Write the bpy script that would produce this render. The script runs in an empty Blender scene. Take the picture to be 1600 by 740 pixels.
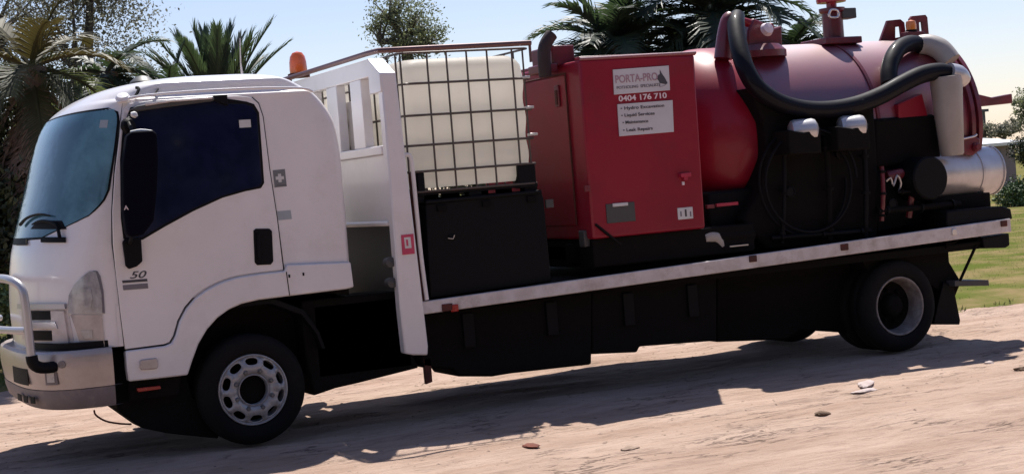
import bpy, bmesh, math, random
from math import sin, cos, pi, radians, sqrt, atan2
from mathutils import Vector, Matrix, noise
from mathutils.bvhtree import BVHTree
random.seed(7)
SC = bpy.context.scene
COL = SC.collection

# ------------------------------------------------------------ camera, sky, sun, exposure
FPX = 2527.32
CAM = Vector((-3.2718, -11.9019, 1.8065))
yaw, pit, rol = 0.433947, -0.032245, -0.079701
Fv = Vector((sin(yaw)*cos(pit), cos(yaw)*cos(pit), sin(pit)))
R0 = Vector((cos(yaw), -sin(yaw), 0)); U0 = R0.cross(Fv)
Rv = R0*cos(rol) + U0*sin(rol); Uv = U0*cos(rol) - R0*sin(rol)
cd = bpy.data.cameras.new('camera'); cam = bpy.data.objects.new('camera', cd); COL.objects.link(cam)
cam.matrix_world = Matrix(((Rv.x, Uv.x, -Fv.x, CAM.x), (Rv.y, Uv.y, -Fv.y, CAM.y), (Rv.z, Uv.z, -Fv.z, CAM.z), (0, 0, 0, 1)))
cd.sensor_width = 36; cd.lens = FPX/1600*36; cd.clip_start = .1; cd.clip_end = 3000
SC.camera = cam
SUN_TO = Vector((.75, 1.25, 2.70)).normalized()
elev = math.asin(SUN_TO.z); azim = atan2(SUN_TO.x, SUN_TO.y)
w = bpy.data.worlds.new('World'); SC.world = w; w.use_nodes = True
nt = w.node_tree; nt.nodes.clear()
sky = nt.nodes.new('ShaderNodeTexSky'); sky.sky_type = 'NISHITA'; sky.sun_disc = False
sky.sun_elevation = elev; sky.sun_rotation = azim; sky.air_density = 1.0; sky.dust_density = 0.35; sky.ozone_density = 2.2
bg = nt.nodes.new('ShaderNodeBackground'); bg.inputs[1].default_value = 0.085
wo = nt.nodes.new('ShaderNodeOutputWorld')
wb = nt.nodes.new('ShaderNodeMixRGB'); wb.blend_type = 'MULTIPLY'; wb.inputs[0].default_value = 1; wb.inputs[2].default_value = (1.0, .90, .97, 1)
nt.links.new(sky.outputs[0], wb.inputs[1]); nt.links.new(wb.outputs[0], bg.inputs[0]); nt.links.new(bg.outputs[0], wo.inputs[0])
sd = bpy.data.lights.new('sun', 'SUN'); sd.energy = 4.8; sd.angle = radians(.5); sd.color = (1, .95, .88)
so = bpy.data.objects.new('sun', sd); COL.objects.link(so)
so.rotation_euler = SUN_TO.to_track_quat('Z', 'Y').to_euler()
SC.view_settings.view_transform = 'Standard'; SC.view_settings.look = 'None'
SC.view_settings.exposure = 0.64; SC.view_settings.gamma = 1.0

# ------------------------------------------------------------ measuring: a photo point on a real plane
def ray(px, py): return Fv + Rv*((px-800)/FPX) - Uv*((py-370)/FPX)
def P(px, py, y=0.0):
    d = ray(px, py); return CAM + d*((y-CAM.y)/d.y)
def PX(px, py, x):
    d = ray(px, py); return CAM + d*((x-CAM.x)/d.x)
def G(px, py, z=0.0):
    d = ray(px, py); return CAM + d*((z-CAM.z)/d.z)
def spline(pts, k=4):
    out = []; n = len(pts)
    for i in range(n-1):
        a, b, c, d = [Vector(pts[j]) for j in (max(i-1, 0), i, i+1, min(i+2, n-1))]
        for m_ in range(k):
            t = m_/k; q = .5*((2*b)+(c-a)*t+(2*a-5*b+4*c-d)*t*t+(3*b-a-3*c+d)*t**3); out.append((q.x, q.y))
    return out+[tuple(pts[-1])]
def XZ(pts, y=0.0): return [(P(a, b, y).x, P(a, b, y).z) for a, b in pts]

# ------------------------------------------------------------ materials
def mat(name, col, rough=.5, metal=0., spec=.5, col2=None, nscale=6, namt=1., bump=0., bscale=40, coat=0., trans=0., dirt=None, dscale=3, emis=None, stretch=None, detail=5, lo=.35, hi=.65):
    m = bpy.data.materials.new(name); m.use_nodes = True
    t = m.node_tree; b = t.nodes['Principled BSDF']
    b.inputs['Roughness'].default_value = rough; b.inputs['Metallic'].default_value = metal
    b.inputs['Specular IOR Level'].default_value = spec
    b.inputs['Coat Weight'].default_value = coat; b.inputs['Coat Roughness'].default_value = .12
    b.inputs['Transmission Weight'].default_value = trans
    b.inputs['Base Color'].default_value = (*col, 1)
    tc = t.nodes.new('ShaderNodeTexCoord'); src = tc.outputs['Object']
    if stretch:
        mp = t.nodes.new('ShaderNodeMapping'); mp.inputs['Scale'].default_value = stretch
        t.links.new(src, mp.inputs[0]); src = mp.outputs[0]
    cur = None
    if col2 is None: col2 = tuple(c*.86 for c in col)
    n = t.nodes.new('ShaderNodeTexNoise'); n.inputs['Scale'].default_value = nscale; n.inputs['Detail'].default_value = detail
    n.inputs['Roughness'].default_value = .65
    t.links.new(src, n.inputs['Vector'])
    r = t.nodes.new('ShaderNodeValToRGB'); r.color_ramp.elements[0].position = lo; r.color_ramp.elements[1].position = hi
    r.color_ramp.elements[0].color = (*col2, 1); r.color_ramp.elements[1].color = (*col, 1)
    t.links.new(n.outputs[0], r.inputs[0]); cur = r.outputs[0]
    if dirt:
        n2 = t.nodes.new('ShaderNodeTexNoise'); n2.inputs['Scale'].default_value = dscale; n2.inputs['Detail'].default_value = 8
        n2.inputs['Roughness'].default_value = .75
        t.links.new(src, n2.inputs['Vector'])
        r2 = t.nodes.new('ShaderNodeValToRGB'); r2.color_ramp.elements[0].position = .52; r2.color_ramp.elements[1].position = .72
        r2.color_ramp.elements[0].color = (0, 0, 0, 1); r2.color_ramp.elements[1].color = (.6, .6, .6, 1)
        t.links.new(n2.outputs[0], r2.inputs[0])
        mx = t.nodes.new('ShaderNodeMixRGB'); mx.inputs[2].default_value = (*dirt, 1)
        t.links.new(r2.outputs[0], mx.inputs[0]); t.links.new(cur, mx.inputs[1]); cur = mx.outputs[0]
    t.links.new(cur, b.inputs['Base Color'])
    # roughness variation
    mr = t.nodes.new('ShaderNodeMapRange'); mr.inputs[3].default_value = max(0, rough-.06); mr.inputs[4].default_value = min(1, rough+.1)
    t.links.new(n.outputs[0], mr.inputs[0]); t.links.new(mr.outputs[0], b.inputs['Roughness'])
    if bump:
        n3 = t.nodes.new('ShaderNodeTexNoise'); n3.inputs['Scale'].default_value = bscale; n3.inputs['Detail'].default_value = 8
        t.links.new(src, n3.inputs['Vector'])
        bp = t.nodes.new('ShaderNodeBump'); bp.inputs['Strength'].default_value = bump; bp.inputs['Distance'].default_value = .02
        t.links.new(n3.outputs[0], bp.inputs['Height']); t.links.new(bp.outputs[0], b.inputs['Normal'])
    if emis: b.inputs['Emission Color'].default_value = (*emis, 1); b.inputs['Emission Strength'].default_value = .3
    return m
M = {}
M['white'] = mat('white_paint', (.77, .74, .745), .3, coat=.6, col2=(.71, .68, .685), nscale=1.2, dirt=(.60, .56, .55), dscale=1.8, bump=.01, bscale=3)
M['whiteold'] = mat('worn_white_paint', (.66, .61, .60), .5, col2=(.52, .46, .44), nscale=7, dirt=(.25, .17, .13), dscale=5, bump=.1, bscale=60)
M['plate'] = mat('white_sticker', (.62, .62, .62), .45)
M['red'] = mat('maroon_paint', (.27, .008, .026), .4, spec=.3, coat=.15, col2=(.22, .006, .022), nscale=1.6, dirt=(.15, .02, .03), dscale=2.5, bump=.03, bscale=4)
M['tankred'] = mat('glossy_maroon_tank_paint', (.22, .008, .026), .36, coat=1., col2=(.16, .007, .022), nscale=1.6, bump=.02, bscale=4)
M['tankred'].node_tree.nodes['Principled BSDF'].inputs['Coat Roughness'].default_value = .46; M['tankred'].node_tree.nodes['Principled BSDF'].inputs['Coat IOR'].default_value = 1.95
M['redworn'] = mat('worn_maroon_paint', (.17, .012, .025), .38, coat=.2, col2=(.10, .012, .02), nscale=8, dirt=(.12, .06, .05), dscale=6, bump=.1, bscale=30)
M['glass'] = mat('dark_tinted_glass', (.010, .014, .044), .03, spec=.5, col2=(.006, .009, .03))
M['wsglass'] = mat('windscreen_glass', (.09, .22, .28), .04, spec=.8, col2=(.04, .11, .15), nscale=1.6, lo=.4, hi=.6)  # teal sky reflection put into the base colour as two mottled tones
M['black'] = mat('black_plastic', (.004, .004, .0055), .6, spec=.15, bump=.1, bscale=90)
M['mirror'] = mat('mirror_shell_plastic', (.003, .003, .008), .7, spec=.04)
M['gloss'] = mat('gloss_black_paint', (.012, .012, .016), .38, spec=.6, bump=.02, bscale=25)
M['coil'] = mat('matt_black_hose', (.005, .005, .007), .6, spec=.12)
M['hose'] = mat('black_rubber_hose', (.005, .0045, .008), .6, spec=.12, coat=.14, bump=.08, bscale=12)
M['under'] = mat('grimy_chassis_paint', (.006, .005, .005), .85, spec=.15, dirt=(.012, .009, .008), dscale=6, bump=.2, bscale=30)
M['rubber'] = mat('tyre_rubber', (.008, .0075, .008), .85, spec=.2, dirt=(.02, .016, .014), dscale=5, bump=.15, bscale=50)
M['rim'] = mat('silver_wheel_paint', (.42, .42, .44), .38, metal=.25, col2=(.32, .31, .32), dirt=(.16, .12, .10), dscale=9, bump=.1, bscale=40)
M['rimold'] = mat('dusty_wheel_paint', (.30, .27, .26), .6, col2=(.17, .14, .13), nscale=12, dirt=(.10, .07, .06), dscale=10, bump=.15, bscale=40)
M['nut'] = mat('dull_nut_steel', (.16, .16, .17), .5, metal=.5)
M['steel'] = mat('galvanised_cage_steel', (.10, .085, .08), .5, metal=.4, dirt=(.12, .05, .03), dscale=12, bump=.1)
M['tubesteel'] = mat('brown_rail_steel', (.14, .07, .07), .4, metal=.3)
M['brightsteel'] = mat('bright_steel', (.72, .70, .70), .3, metal=.8)
M['alu'] = mat('silver_barrel_paint', (.62, .60, .60), .33, metal=.55, col2=(.5, .48, .48), nscale=4, bump=.05)
M['chrome'] = mat('bull_bar_alloy', (.45, .44, .47), .32, metal=.5, col2=(.45, .45, .47))
M['bottle'] = mat('milky_tank_plastic', (.80, .77, .71), .5, col2=(.74, .70, .63), nscale=2.5, dirt=(.55, .48, .38), dscale=2.5, bump=.08, bscale=5)
def translucent(m, f, col):
    t = m.node_tree; b = t.nodes['Principled BSDF']; o = t.nodes['Material Output']
    tr = t.nodes.new('ShaderNodeBsdfTranslucent'); tr.inputs[0].default_value = (*col, 1)
    mx = t.nodes.new('ShaderNodeMixShader'); mx.inputs[0].default_value = f
    t.links.new(b.outputs[0], mx.inputs[1]); t.links.new(tr.outputs[0], mx.inputs[2]); t.links.new(mx.outputs[0], o.inputs[0])
translucent(M['bottle'], .62, (.95, .92, .86))
M['beige'] = mat('grey_beige_plastic', (.36, .33, .31), .45, col2=(.30, .27, .25), nscale=3, bump=.04)
M['orange'] = mat('orange_beacon_lens', (.75, .13, .02), .2, spec=.7, coat=.4)
M['amber'] = mat('amber_beacon_lens', (.80, .25, .03), .2, spec=.7, coat=.4)
M['redlens'] = mat('red_reflector', (.35, .012, .01), .25)
M['capred'] = mat('red_cap_paint', (.42, .02, .06), .3, coat=.3)
M['lens'] = mat('headlight_lens', (.42, .42, .43), .12, spec=.9, coat=.8, col2=(.26, .25, .26), nscale=14)
M['ind'] = mat('indicator_lens', (.46, .40, .38), .15, spec=.8, coat=.6, col2=(.34, .29, .28), nscale=10)
M['bumper'] = mat('bumper_paint', (.47, .41, .39), .3, metal=.35, col2=(.38, .33, .31), nscale=5, dirt=(.34, .26, .22), dscale=5, bump=.06)
M['bumperlow'] = mat('grey_bumper_plastic', (.20, .165, .165), .6, dirt=(.34, .26, .21), dscale=6, bump=.1)
M['signw'] = mat('sign_board_white', (.58, .57, .60), .4, col2=(.52, .51, .54), nscale=3)
M['ink'] = mat('faded_black_ink', (.05, .05, .06), .5)
M['inkpink'] = mat('faded_pink_ink', (.38, .24, .29), .5)
M['inkgrey'] = mat('faded_grey_ink', (.17, .16, .18), .5)
M['txtw'] = mat('white_lettering', (.78, .66, .70), .4)
M['sticker'] = mat('grey_sticker', (.16, .17, .18), .4)
M['stickerb'] = mat('pale_blue_sticker', (.34, .38, .42), .4)
M['magenta'] = mat('red_warning_sticker', (.55, .05, .12), .4)
M['soot'] = mat('sooty_exhaust', (.035, .018, .018), .7, bump=.1)
M['rust'] = mat('rusty_steel', (.11, .022, .014), .75, col2=(.05, .015, .01), nscale=14, bump=.2)
M['plateg'] = mat('dark_grey_plate', (.06, .06, .062), .5)

# foliage materials
def leafmat(name, a, b, rough=.55):
    m = mat(name, a, rough, col2=b, nscale=1.7, detail=3, spec=.4)
    p = m.node_tree.nodes['Principled BSDF']
    return m
M['palm'] = leafmat('palm_frond_green', (.075, .078, .042), (.035, .038, .025), .6)
M['palmdark'] = leafmat('dark_palm_frond', (.06, .08, .05), (.026, .038, .034), .5)
M['palmyel'] = leafmat('olive_palm_frond', (.10, .085, .03), (.055, .05, .02))
M['dead'] = leafmat('dead_palm_frond', (.42, .32, .27), (.16, .11, .09))
M['gum'] = leafmat('gum_leaf', (.19, .21, .13), (.09, .11, .065))
M['oak'] = leafmat('fine_needle_leaf', (.17, .165, .125), (.08, .085, .06))
M['shrub'] = leafmat('shrub_leaf', (.045, .06, .025), (.018, .026, .012))
M['shrubl'] = leafmat('bright_shrub_leaf', (.10, .16, .05), (.05, .08, .03))
for n_, f_, c_ in (('palm', .35, (.14, .17, .06)), ('palmdark', .25, (.08, .13, .05)), ('palmyel', .2, (.12, .10, .03)), ('gum', .35, (.22, .25, .12)), ('oak', .35, (.2, .2, .14)), ('dead', .3, (.4, .3, .22)), ('blade', .0, (0, 0, 0))):
    if n_ in M: translucent(M[n_], f_, c_)
M['bark'] = mat('bark', (.13, .10, .085), .9, col2=(.05, .04, .035), nscale=9, bump=.5, bscale=14, stretch=(1, 1, .3))
M['shed'] = mat('shed_cladding', (.22, .17, .19), .6)
M['shedroof'] = mat('pale_metal_roof', (.72, .72, .74), .4, metal=.2)
M['houseblk'] = mat('grey_house_wall', (.10, .10, .11), .8)

# ------------------------------------------------------------ builders
class MB:
    def __init__(s): s.v = []; s.f = []
    def add(s, vs, fs):
        o = len(s.v); s.v += [tuple(v) for v in vs]; s.f += [tuple(i+o for i in f) for f in fs]; return s
    def box(s, x0, x1, y0, y1, z0, z1):
        vs = [(x, y, z) for x in (x0, x1) for y in (y0, y1) for z in (z0, z1)]
        return s.add(vs, [(0, 1, 3, 2), (4, 6, 7, 5), (0, 4, 5, 1), (2, 3, 7, 6), (0, 2, 6, 4), (1, 5, 7, 3)])
    def prism(s, xz, y0, y1):
        n = len(xz)
        if sum(xz[i][0]*xz[(i+1) % n][1]-xz[(i+1) % n][0]*xz[i][1] for i in range(n)) < 0: xz = xz[::-1]
        vs = [(x, y0, z) for x, z in xz] + [(x, y1, z) for x, z in xz]
        fs = [tuple(range(n)), tuple(range(2*n-1, n-1, -1))] + [(i, i+n, (i+1) % n+n, (i+1) % n) for i in range(n)]
        return s.add(vs, fs)
    def prismx(s, yz, x0, x1):
        n = len(yz)
        if sum(yz[i][0]*yz[(i+1) % n][1]-yz[(i+1) % n][0]*yz[i][1] for i in range(n)) > 0: yz = yz[::-1]
        vs = [(x0, y, z) for y, z in yz] + [(x1, y, z) for y, z in yz]
        fs = [tuple(range(n)), tuple(range(2*n-1, n-1, -1))] + [(i, i+n, (i+1) % n+n, (i+1) % n) for i in range(n)]
        return s.add(vs, fs)
    def tube(s, pts, r, seg=10, sm=0, caps=True):
        pts = [Vector(p) for p in pts]
        rr = list(r) if isinstance(r, (list, tuple)) else [r]*len(pts)
        if sm:
            q = []; q2 = []
            n = len(pts)
            for i in range(n-1):
                a, b, c, d = pts[max(i-1, 0)], pts[i], pts[i+1], pts[min(i+2, n-1)]
                for k in range(sm):
                    t = k/sm
                    q.append(.5*((2*b)+(c-a)*t+(2*a-5*b+4*c-d)*t*t+(3*b-a-3*c+d)*t**3)); q2.append(rr[i]*(1-t)+rr[i+1]*t)
            q.append(pts[-1]); q2.append(rr[-1]); pts = q; rr = q2
        n = len(pts); up = None; vs = []
        for i in range(n):
            t = (pts[min(i+1, n-1)]-pts[max(i-1, 0)]).normalized()
            if up is None:
                up = Vector((0, 0, 1)) if abs(t.z) < .9 else Vector((1, 0, 0))
            a = (up - t*up.dot(t)).normalized(); up = a; b = t.cross(a)
            for k in range(seg):
                an = 2*pi*k/seg; vs.append(pts[i]+(a*cos(an)+b*sin(an))*rr[i])
        fs = [(i*seg+k, i*seg+(k+1) % seg, (i+1)*seg+(k+1) % seg, (i+1)*seg+k) for i in range(n-1) for k in range(seg)]
        if caps: fs += [tuple(range(seg-1, -1, -1)), tuple(range((n-1)*seg, n*seg))]
        return s.add(vs, fs)
    def lathe(s, prof, o, axis, seg=40, closed=False):
        """prof: (radius, distance along axis)"""
        axis = Vector(axis).normalized(); o = Vector(o)
        a = Vector((0, 0, 1)) if abs(axis.z) < .9 else Vector((1, 0, 0))
        a = (a-axis*a.dot(axis)).normalized(); b = axis.cross(a); vs = []
        for r, h in prof:
            for k in range(seg):
                an = 2*pi*k/seg; vs.append(o+axis*h+(a*cos(an)+b*sin(an))*r)
        n = len(prof); m = n if closed else n-1
        fs = [(i*seg+k, i*seg+(k+1) % seg, ((i+1) % n)*seg+(k+1) % seg, ((i+1) % n)*seg+k) for i in range(m) for k in range(seg)]
        if not closed:
            if prof[0][0] > 1e-4: fs.append(tuple(range(seg-1, -1, -1)))
            if prof[-1][0] > 1e-4: fs.append(tuple(range((n-1)*seg, n*seg)))
        return s.add(vs, fs)
    def build(s, name, m, parent=None, bev=0, smooth=True, seg=2, ang=35, solid=0):
        me = bpy.data.meshes.new(name)
        off = Vector((0, 0, 0)); q = parent
        while q is not None: off += q.location; q = q.parent
        me.from_pydata([(x-off.x, y-off.y, z-off.z) for x, y, z in s.v], [], s.f)
        me.validate(); me.update()
        b = bmesh.new(); b.from_mesh(me); bmesh.ops.recalc_face_normals(b, faces=b.faces) if not getattr(s, 'open', 0) else None
        b.to_mesh(me); b.free()
        me.materials.append(M[m] if isinstance(m, str) else m)
        if smooth: me.shade_smooth(); me.set_sharp_from_angle(angle=radians(ang))
        o = bpy.data.objects.new(name, me); COL.objects.link(o)
        if parent: o.parent = parent
        if solid:
            md = o.modifiers.new('thick', 'SOLIDIFY'); md.thickness = solid; md.offset = -1
        if bev:
            md = o.modifiers.new('bevel', 'BEVEL'); md.width = bev; md.segments = seg; md.limit_method = 'ANGLE'; md.angle_limit = radians(40)
            md.harden_normals = False
        return o
def thing(name, label, cat, loc, group=None):
    o = bpy.data.objects.new(name, None); COL.objects.link(o); o.location = loc; o.empty_display_size = .2
    tag(o, label, cat, group); return o
def tag(o, label=None, cat=None, group=None, kind=None):
    if label: o['label'] = label
    if cat: o['category'] = cat
    if group: o['group'] = group
    if kind: o['kind'] = kind
    return o
def text(name, s, m, parent, o, size, xdir=(1, 0, 0), ydir=(0, 0, 1), shear=0, width=None, ext=.0015, bold=0):
    c = bpy.data.curves.new(name, 'FONT'); c.body = s; c.size = size; c.extrude = ext; c.shear = shear; c.offset = bold
    t = bpy.data.objects.new(name, c); COL.objects.link(t)
    bpy.context.view_layer.update()
    me = bpy.data.meshes.new_from_object(t.evaluated_get(bpy.context.evaluated_depsgraph_get()))
    bpy.data.objects.remove(t)
    vs = [v.co.copy() for v in me.vertices]
    x0, x1 = min(v.x for v in vs), max(v.x for v in vs)
    k = width/(x1-x0) if width else 1
    X, Y = Vector(xdir), Vector(ydir); Z = X.cross(Y).normalized()
    off = Vector((0, 0, 0)); q = parent
    while q is not None: off += q.location; q = q.parent
    for v, c0 in zip(me.vertices, vs):
        v.co = Vector(o) + X*((c0.x-x0)*k) + Y*c0.y + Z*c0.z - off
    me.materials.clear(); me.materials.append(M[m])
    ob = bpy.data.objects.new(name, me); COL.objects.link(ob); ob.parent = parent
    return ob
def lerp(tab, z):
    if z <= tab[0][0]: return tab[0][1]
    for (a, b), (c, d) in zip(tab, tab[1:]):
        if z <= c: return b+(d-b)*(z-a)/(c-a)
    return tab[-1][1]
def smoothtab(tab, z):
    # Catmull-Rom through the table
    n = len(tab)
    if z <= tab[0][0]: return tab[0][1]
    if z >= tab[-1][0]: return tab[-1][1]
    for i in range(n-1):
        if z <= tab[i+1][0]:
            x0, y0 = tab[max(i-1, 0)]; x1, y1 = tab[i]; x2, y2 = tab[i+1]; x3, y3 = tab[min(i+2, n-1)]
            m1 = (y2-y0)/(x2-x0) if x2 > x0 else 0; m2 = (y3-y1)/(x3-x1) if x3 > x1 else 0
            h = x2-x1; t = (z-x1)/h
            return (2*t**3-3*t*t+1)*y1+(t**3-2*t*t+t)*h*m1+(-2*t**3+3*t*t)*y2+(t**3-t*t)*h*m2

#==================================================================== TRUCK
YC = 1.10
truck = thing('truck', 'white cab-over flatbed truck parked on the sand, cab at the left, carrying tanks', 'truck', (0, 0, 0))
TXF = [(.60, -1.50), (.86, -1.53), (1.2, -1.54), (1.55, -1.50), (1.75, -1.44), (2.0, -1.36), (2.31, -1.26), (2.56, -1.15), (2.68, -1.02), (2.77, -.82), (2.82, -.56), (2.85, -.25)]
THW = [(.6, 1.10), (2.6, 1.10), (2.62, 1.10), (2.645, 1.10), (2.66, 1.08), (2.67, 1.055), (2.755, 1.045), (2.775, 1.02), (2.79, .97), (2.82, .80), (2.84, .6), (2.85, .45)]
TXR = [(.6, .86), (2.1, .86), (2.25, .85), (2.42, .82), (2.55, .75), (2.65, .66), (2.74, .52), (2.78, .42), (2.82, .3), (2.85, .1)]
TXE = [(.6, -.86), (1.3, -.86), (1.7, -.80), (2.5, -.66), (2.65, -.60), (2.75, -.5), (2.82, -.2), (2.85, .0)]
NN = 2.5
def cabpt(z, t, side_y=None):
    """t in [-pi/2, pi/2]; -pi/2 = near side start of the curve, 0 = centre front"""
    xf, hw, xe = smoothtab(TXF, z), smoothtab(THW, z), smoothtab(TXE, z)
    c = abs(cos(t)); s_ = abs(sin(t))
    return Vector((xe-(xe-xf)*c**(2/2.2), YC+math.copysign(hw*s_**(2/NN), t), z))
def cabring(z, xrear=None):
    hw, xr = smoothtab(THW, z), (xrear if xrear is not None else smoothtab(TXR, z))
    rc = .07; near = []
    for k in range(7):
        a = pi/2*k/6
        near.append(Vector((xr-rc+rc*cos(a), YC-hw+rc-rc*sin(a), z)))
    xe = smoothtab(TXE, z)
    for k in range(1, 8): near.append(Vector((xr-rc+(xe-xr+rc)*k/8, YC-hw, z)))
    arc = [cabpt(z, -pi/2+pi*k/56) for k in range(57)]
    far = [Vector((p.x, 2*YC-p.y, z)) for p in near[::-1]]
    return near+arc+far
def cabshell(zs, xrear=None, top=True):
    rings = [cabring(z, xrear) for z in zs]; n = len(rings[0]); m = MB()
    vs = [p for r in rings for p in r]
    fs = [(i*n+k, i*n+(k+1) % n, (i+1)*n+(k+1) % n, (i+1)*n+k) for i in range(len(rings)-1) for k in range(n)]
    fs.append(tuple(range(n))[::-1])
    if top: fs.append(tuple(range((len(rings)-1)*n, len(rings)*n)))
    m.add(vs, fs); return m
zs = [1.16+.04*k for k in range(34)] + [2.52+.0125*k for k in range(30)]
zs = [z for z in zs if z < 2.64]+[2.64+.005*k for k in range(43)]
shell = cabshell(zs)
fascia = cabshell([.86+.03*k for k in range(11)], xrear=-.90)
BV = BVHTree.FromPolygons([tuple(v) for v in shell.v], shell.f)
FBV = BVHTree.FromPolygons([tuple(v) for v in fascia.v], fascia.f)
cab = shell.build('cab_shell', 'white', truck, ang=30)
fas = fascia.build('front_panel', 'white', truck, ang=30)
def hit(px, py, ofs=.004):
    d = ray(px, py).normalized()
    best = None
    for b in (BV, FBV):
        h = b.ray_cast(CAM, d)
        if h[0] is not None and (best is None or h[3] < best[3]): best = h
    if best is None: return None
    n = best[1]
    if n.dot(d) > 0: n = -n
    return best[0]+n*ofs
def patch(rows, ofs=.006, nx=10, ny=4, thick=.012):
    """rows: (py, x_left, x_right), measured on the photo, laid on the cab surface"""
    m = MB(); rr = []
    for (a, l0, r0), (b, l1, r1) in zip(rows, rows[1:]):
        for k in range(ny):
            t = k/ny; rr.append((a+(b-a)*t, l0+(l1-l0)*t, r0+(r1-r0)*t))
    rr.append(rows[-1]); g = []; gi = []
    for y, l, r in rr:
        for k in range(nx+1):
            # a slanted row: y may be a tuple (left, right)
            p = hit(l+(r-l)*k/nx, y, ofs)
            q = hit(l+(r-l)*k/nx, y, ofs-thick)
            if p is None: p = hit(l+(r-l)*k/nx+4, y, ofs); q = hit(l+(r-l)*k/nx+4, y, ofs-thick)
            if p is None: p = g[-1] if g else Vector((-1.4, .5, 1)); q = gi[-1] if gi else p
            g.append(p); gi.append(q)
    n = nx+1; N = len(g); R = len(rr)
    fs = [(i*n+k, i*n+k+1, (i+1)*n+k+1, (i+1)*n+k) for i in range(R-1) for k in range(nx)]
    fs += [tuple(j+N for j in f[::-1]) for f in fs]
    ed = list(range(n)) + [i*n+nx for i in range(1, R)] + [(R-1)*n+k for k in range(nx-1, -1, -1)] + [i*n for i in range(R-2, 0, -1)]
    for a, b in zip(ed, ed[1:]+ed[:1]): fs.append((a, a+N, b+N, b))
    m.add(g+gi, fs); return m

# windscreen (rows of constant height; near edge measured, far edge its mirror image)
TWS = [(1.68, -1.47), (1.72, -1.38), (1.76, -1.27), (1.83, -1.10), (1.92, -1.0), (2.0, -.955), (2.31, -.88), (2.50, -.84), (2.56, -.84), (2.59, -.86), (2.605, -.92)]
def wsrange(z, grow=0):
    xe = lerp(TWS, z)+grow
    lo, hi = -pi/2, 0
    for _ in range(30):
        mid = (lo+hi)/2; p = cabpt(z, mid)
        # allow for the depth of the point when matching the measured x
        if p.x-.14*p.y > xe: lo = mid
        else: hi = mid
    return lo
def screen(z0, z1, grow, ofs, nr=26):
    m = MB(); g = []; gi = []; nx = 40
    for i in range(nr+1):
        z = z0+(z1-z0)*i/nr; t0 = wsrange(min(max(z, 1.68), 2.605), grow)
        for k in range(nx+1):
            t = t0+(-2*t0)*k/nx; p = cabpt(z, t)
            e = 1e-3; du = cabpt(z, t+e)-cabpt(z, t-e); dz = cabpt(z+e, t)-cabpt(z-e, t)
            nrm = du.cross(dz).normalized()
            if nrm.x > 0: nrm = -nrm
            g.append(p+nrm*ofs); gi.append(p+nrm*(ofs-.02))
    n = nx+1; N = len(g); R = nr+1
    fs = [(i*n+k, i*n+k+1, (i+1)*n+k+1, (i+1)*n+k) for i in range(R-1) for k in range(nx)]
    fs += [tuple(j+N for j in f[::-1]) for f in fs]
    ed = list(range(n)) + [i*n+nx for i in range(1, R)] + [(R-1)*n+k for k in range(nx-1, -1, -1)] + [i*n for i in range(R-2, 0, -1)]
    for a, b in zip(ed, ed[1:]+ed[:1]): fs.append((a, a+N, b+N, b))
    m.add(g+gi, fs); return m
ws = screen(1.695, 2.585, 0, .007).build('windshield', 'wsglass', truck)
screen(1.68, 2.602, .016, .004).build('windshield_seal', 'black', truck)
# wipers lie on the glass
for pts in ([(38, 352), (48, 342), (66, 336), (84, 338)], [(98, 372), (92, 352), (70, 346), (56, 352)]):
    m = MB(); m.tube([hit(a, b, .03) for a, b in pts], [.014, .012, .009, .006], 6, 4)
    m.build('wiper', 'black', truck)
patch([(345, 60, 98), (358, 50, 104)], .012, 8, 2).build('wiper_cowl', 'black', truck)
patch([(371, 67, 104), (379, 67, 104)], .02, 8, 2).build('grab_handle', 'black', truck)
patch([(374, 26, 44), (383, 24, 44)], .02, 6, 2).build('grab_handle', 'black', truck)
patch([(188, 158, 170), (200, 156, 168)], .009, 3, 2, .003).build('registration_label', 'stickerb', truck)
# roof: gutter rib, lamps
m = MB(); m.tube([P(183, 160, -.01), P(215, 151, -.015), P(300, 143, -.015), P(400, 138, -.015), P(470, 138, -.01), P(488, 143, .0)], .010, 8, 4)
m.build('roof_gutter', 'white', truck)
m = MB(); m.lathe([(.0, 0), (.05, .0), (.055, .02), (.04, .04), (0, .045)], P(192, 153, .03)-Vector((0, 0, .015)), (-.2, -.6, 1), 18)
m.build('marker_lamp', 'white', truck)
m = MB(); m.lathe([(.0, 0), (.1, .0), (.095, .06), (.05, .10), (0, .11)], P(222, 128, .6)-Vector((0, 0, .06)), (0, 0, 1), 20)
m.build('roof_vent', 'plateg', truck)
m = MB(); m.tube([P(211, 152, -.0), P(217, 139, .03), P(212, 137, .05)], .012, 6, 3); m.build('lamp_bracket', 'black', truck)
m = MB(); m.tube([P(240, 150, -.0), P(247, 139, .04)], .007, 6); m.build('antenna_mount', 'black', truck)
m = MB(); m.tube([P(379, 122, .9), P(376, 98, .9), P(375, 60, .9)], [.012, .006, .004], 6); m.build('antenna', 'whiteold', truck)

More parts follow.
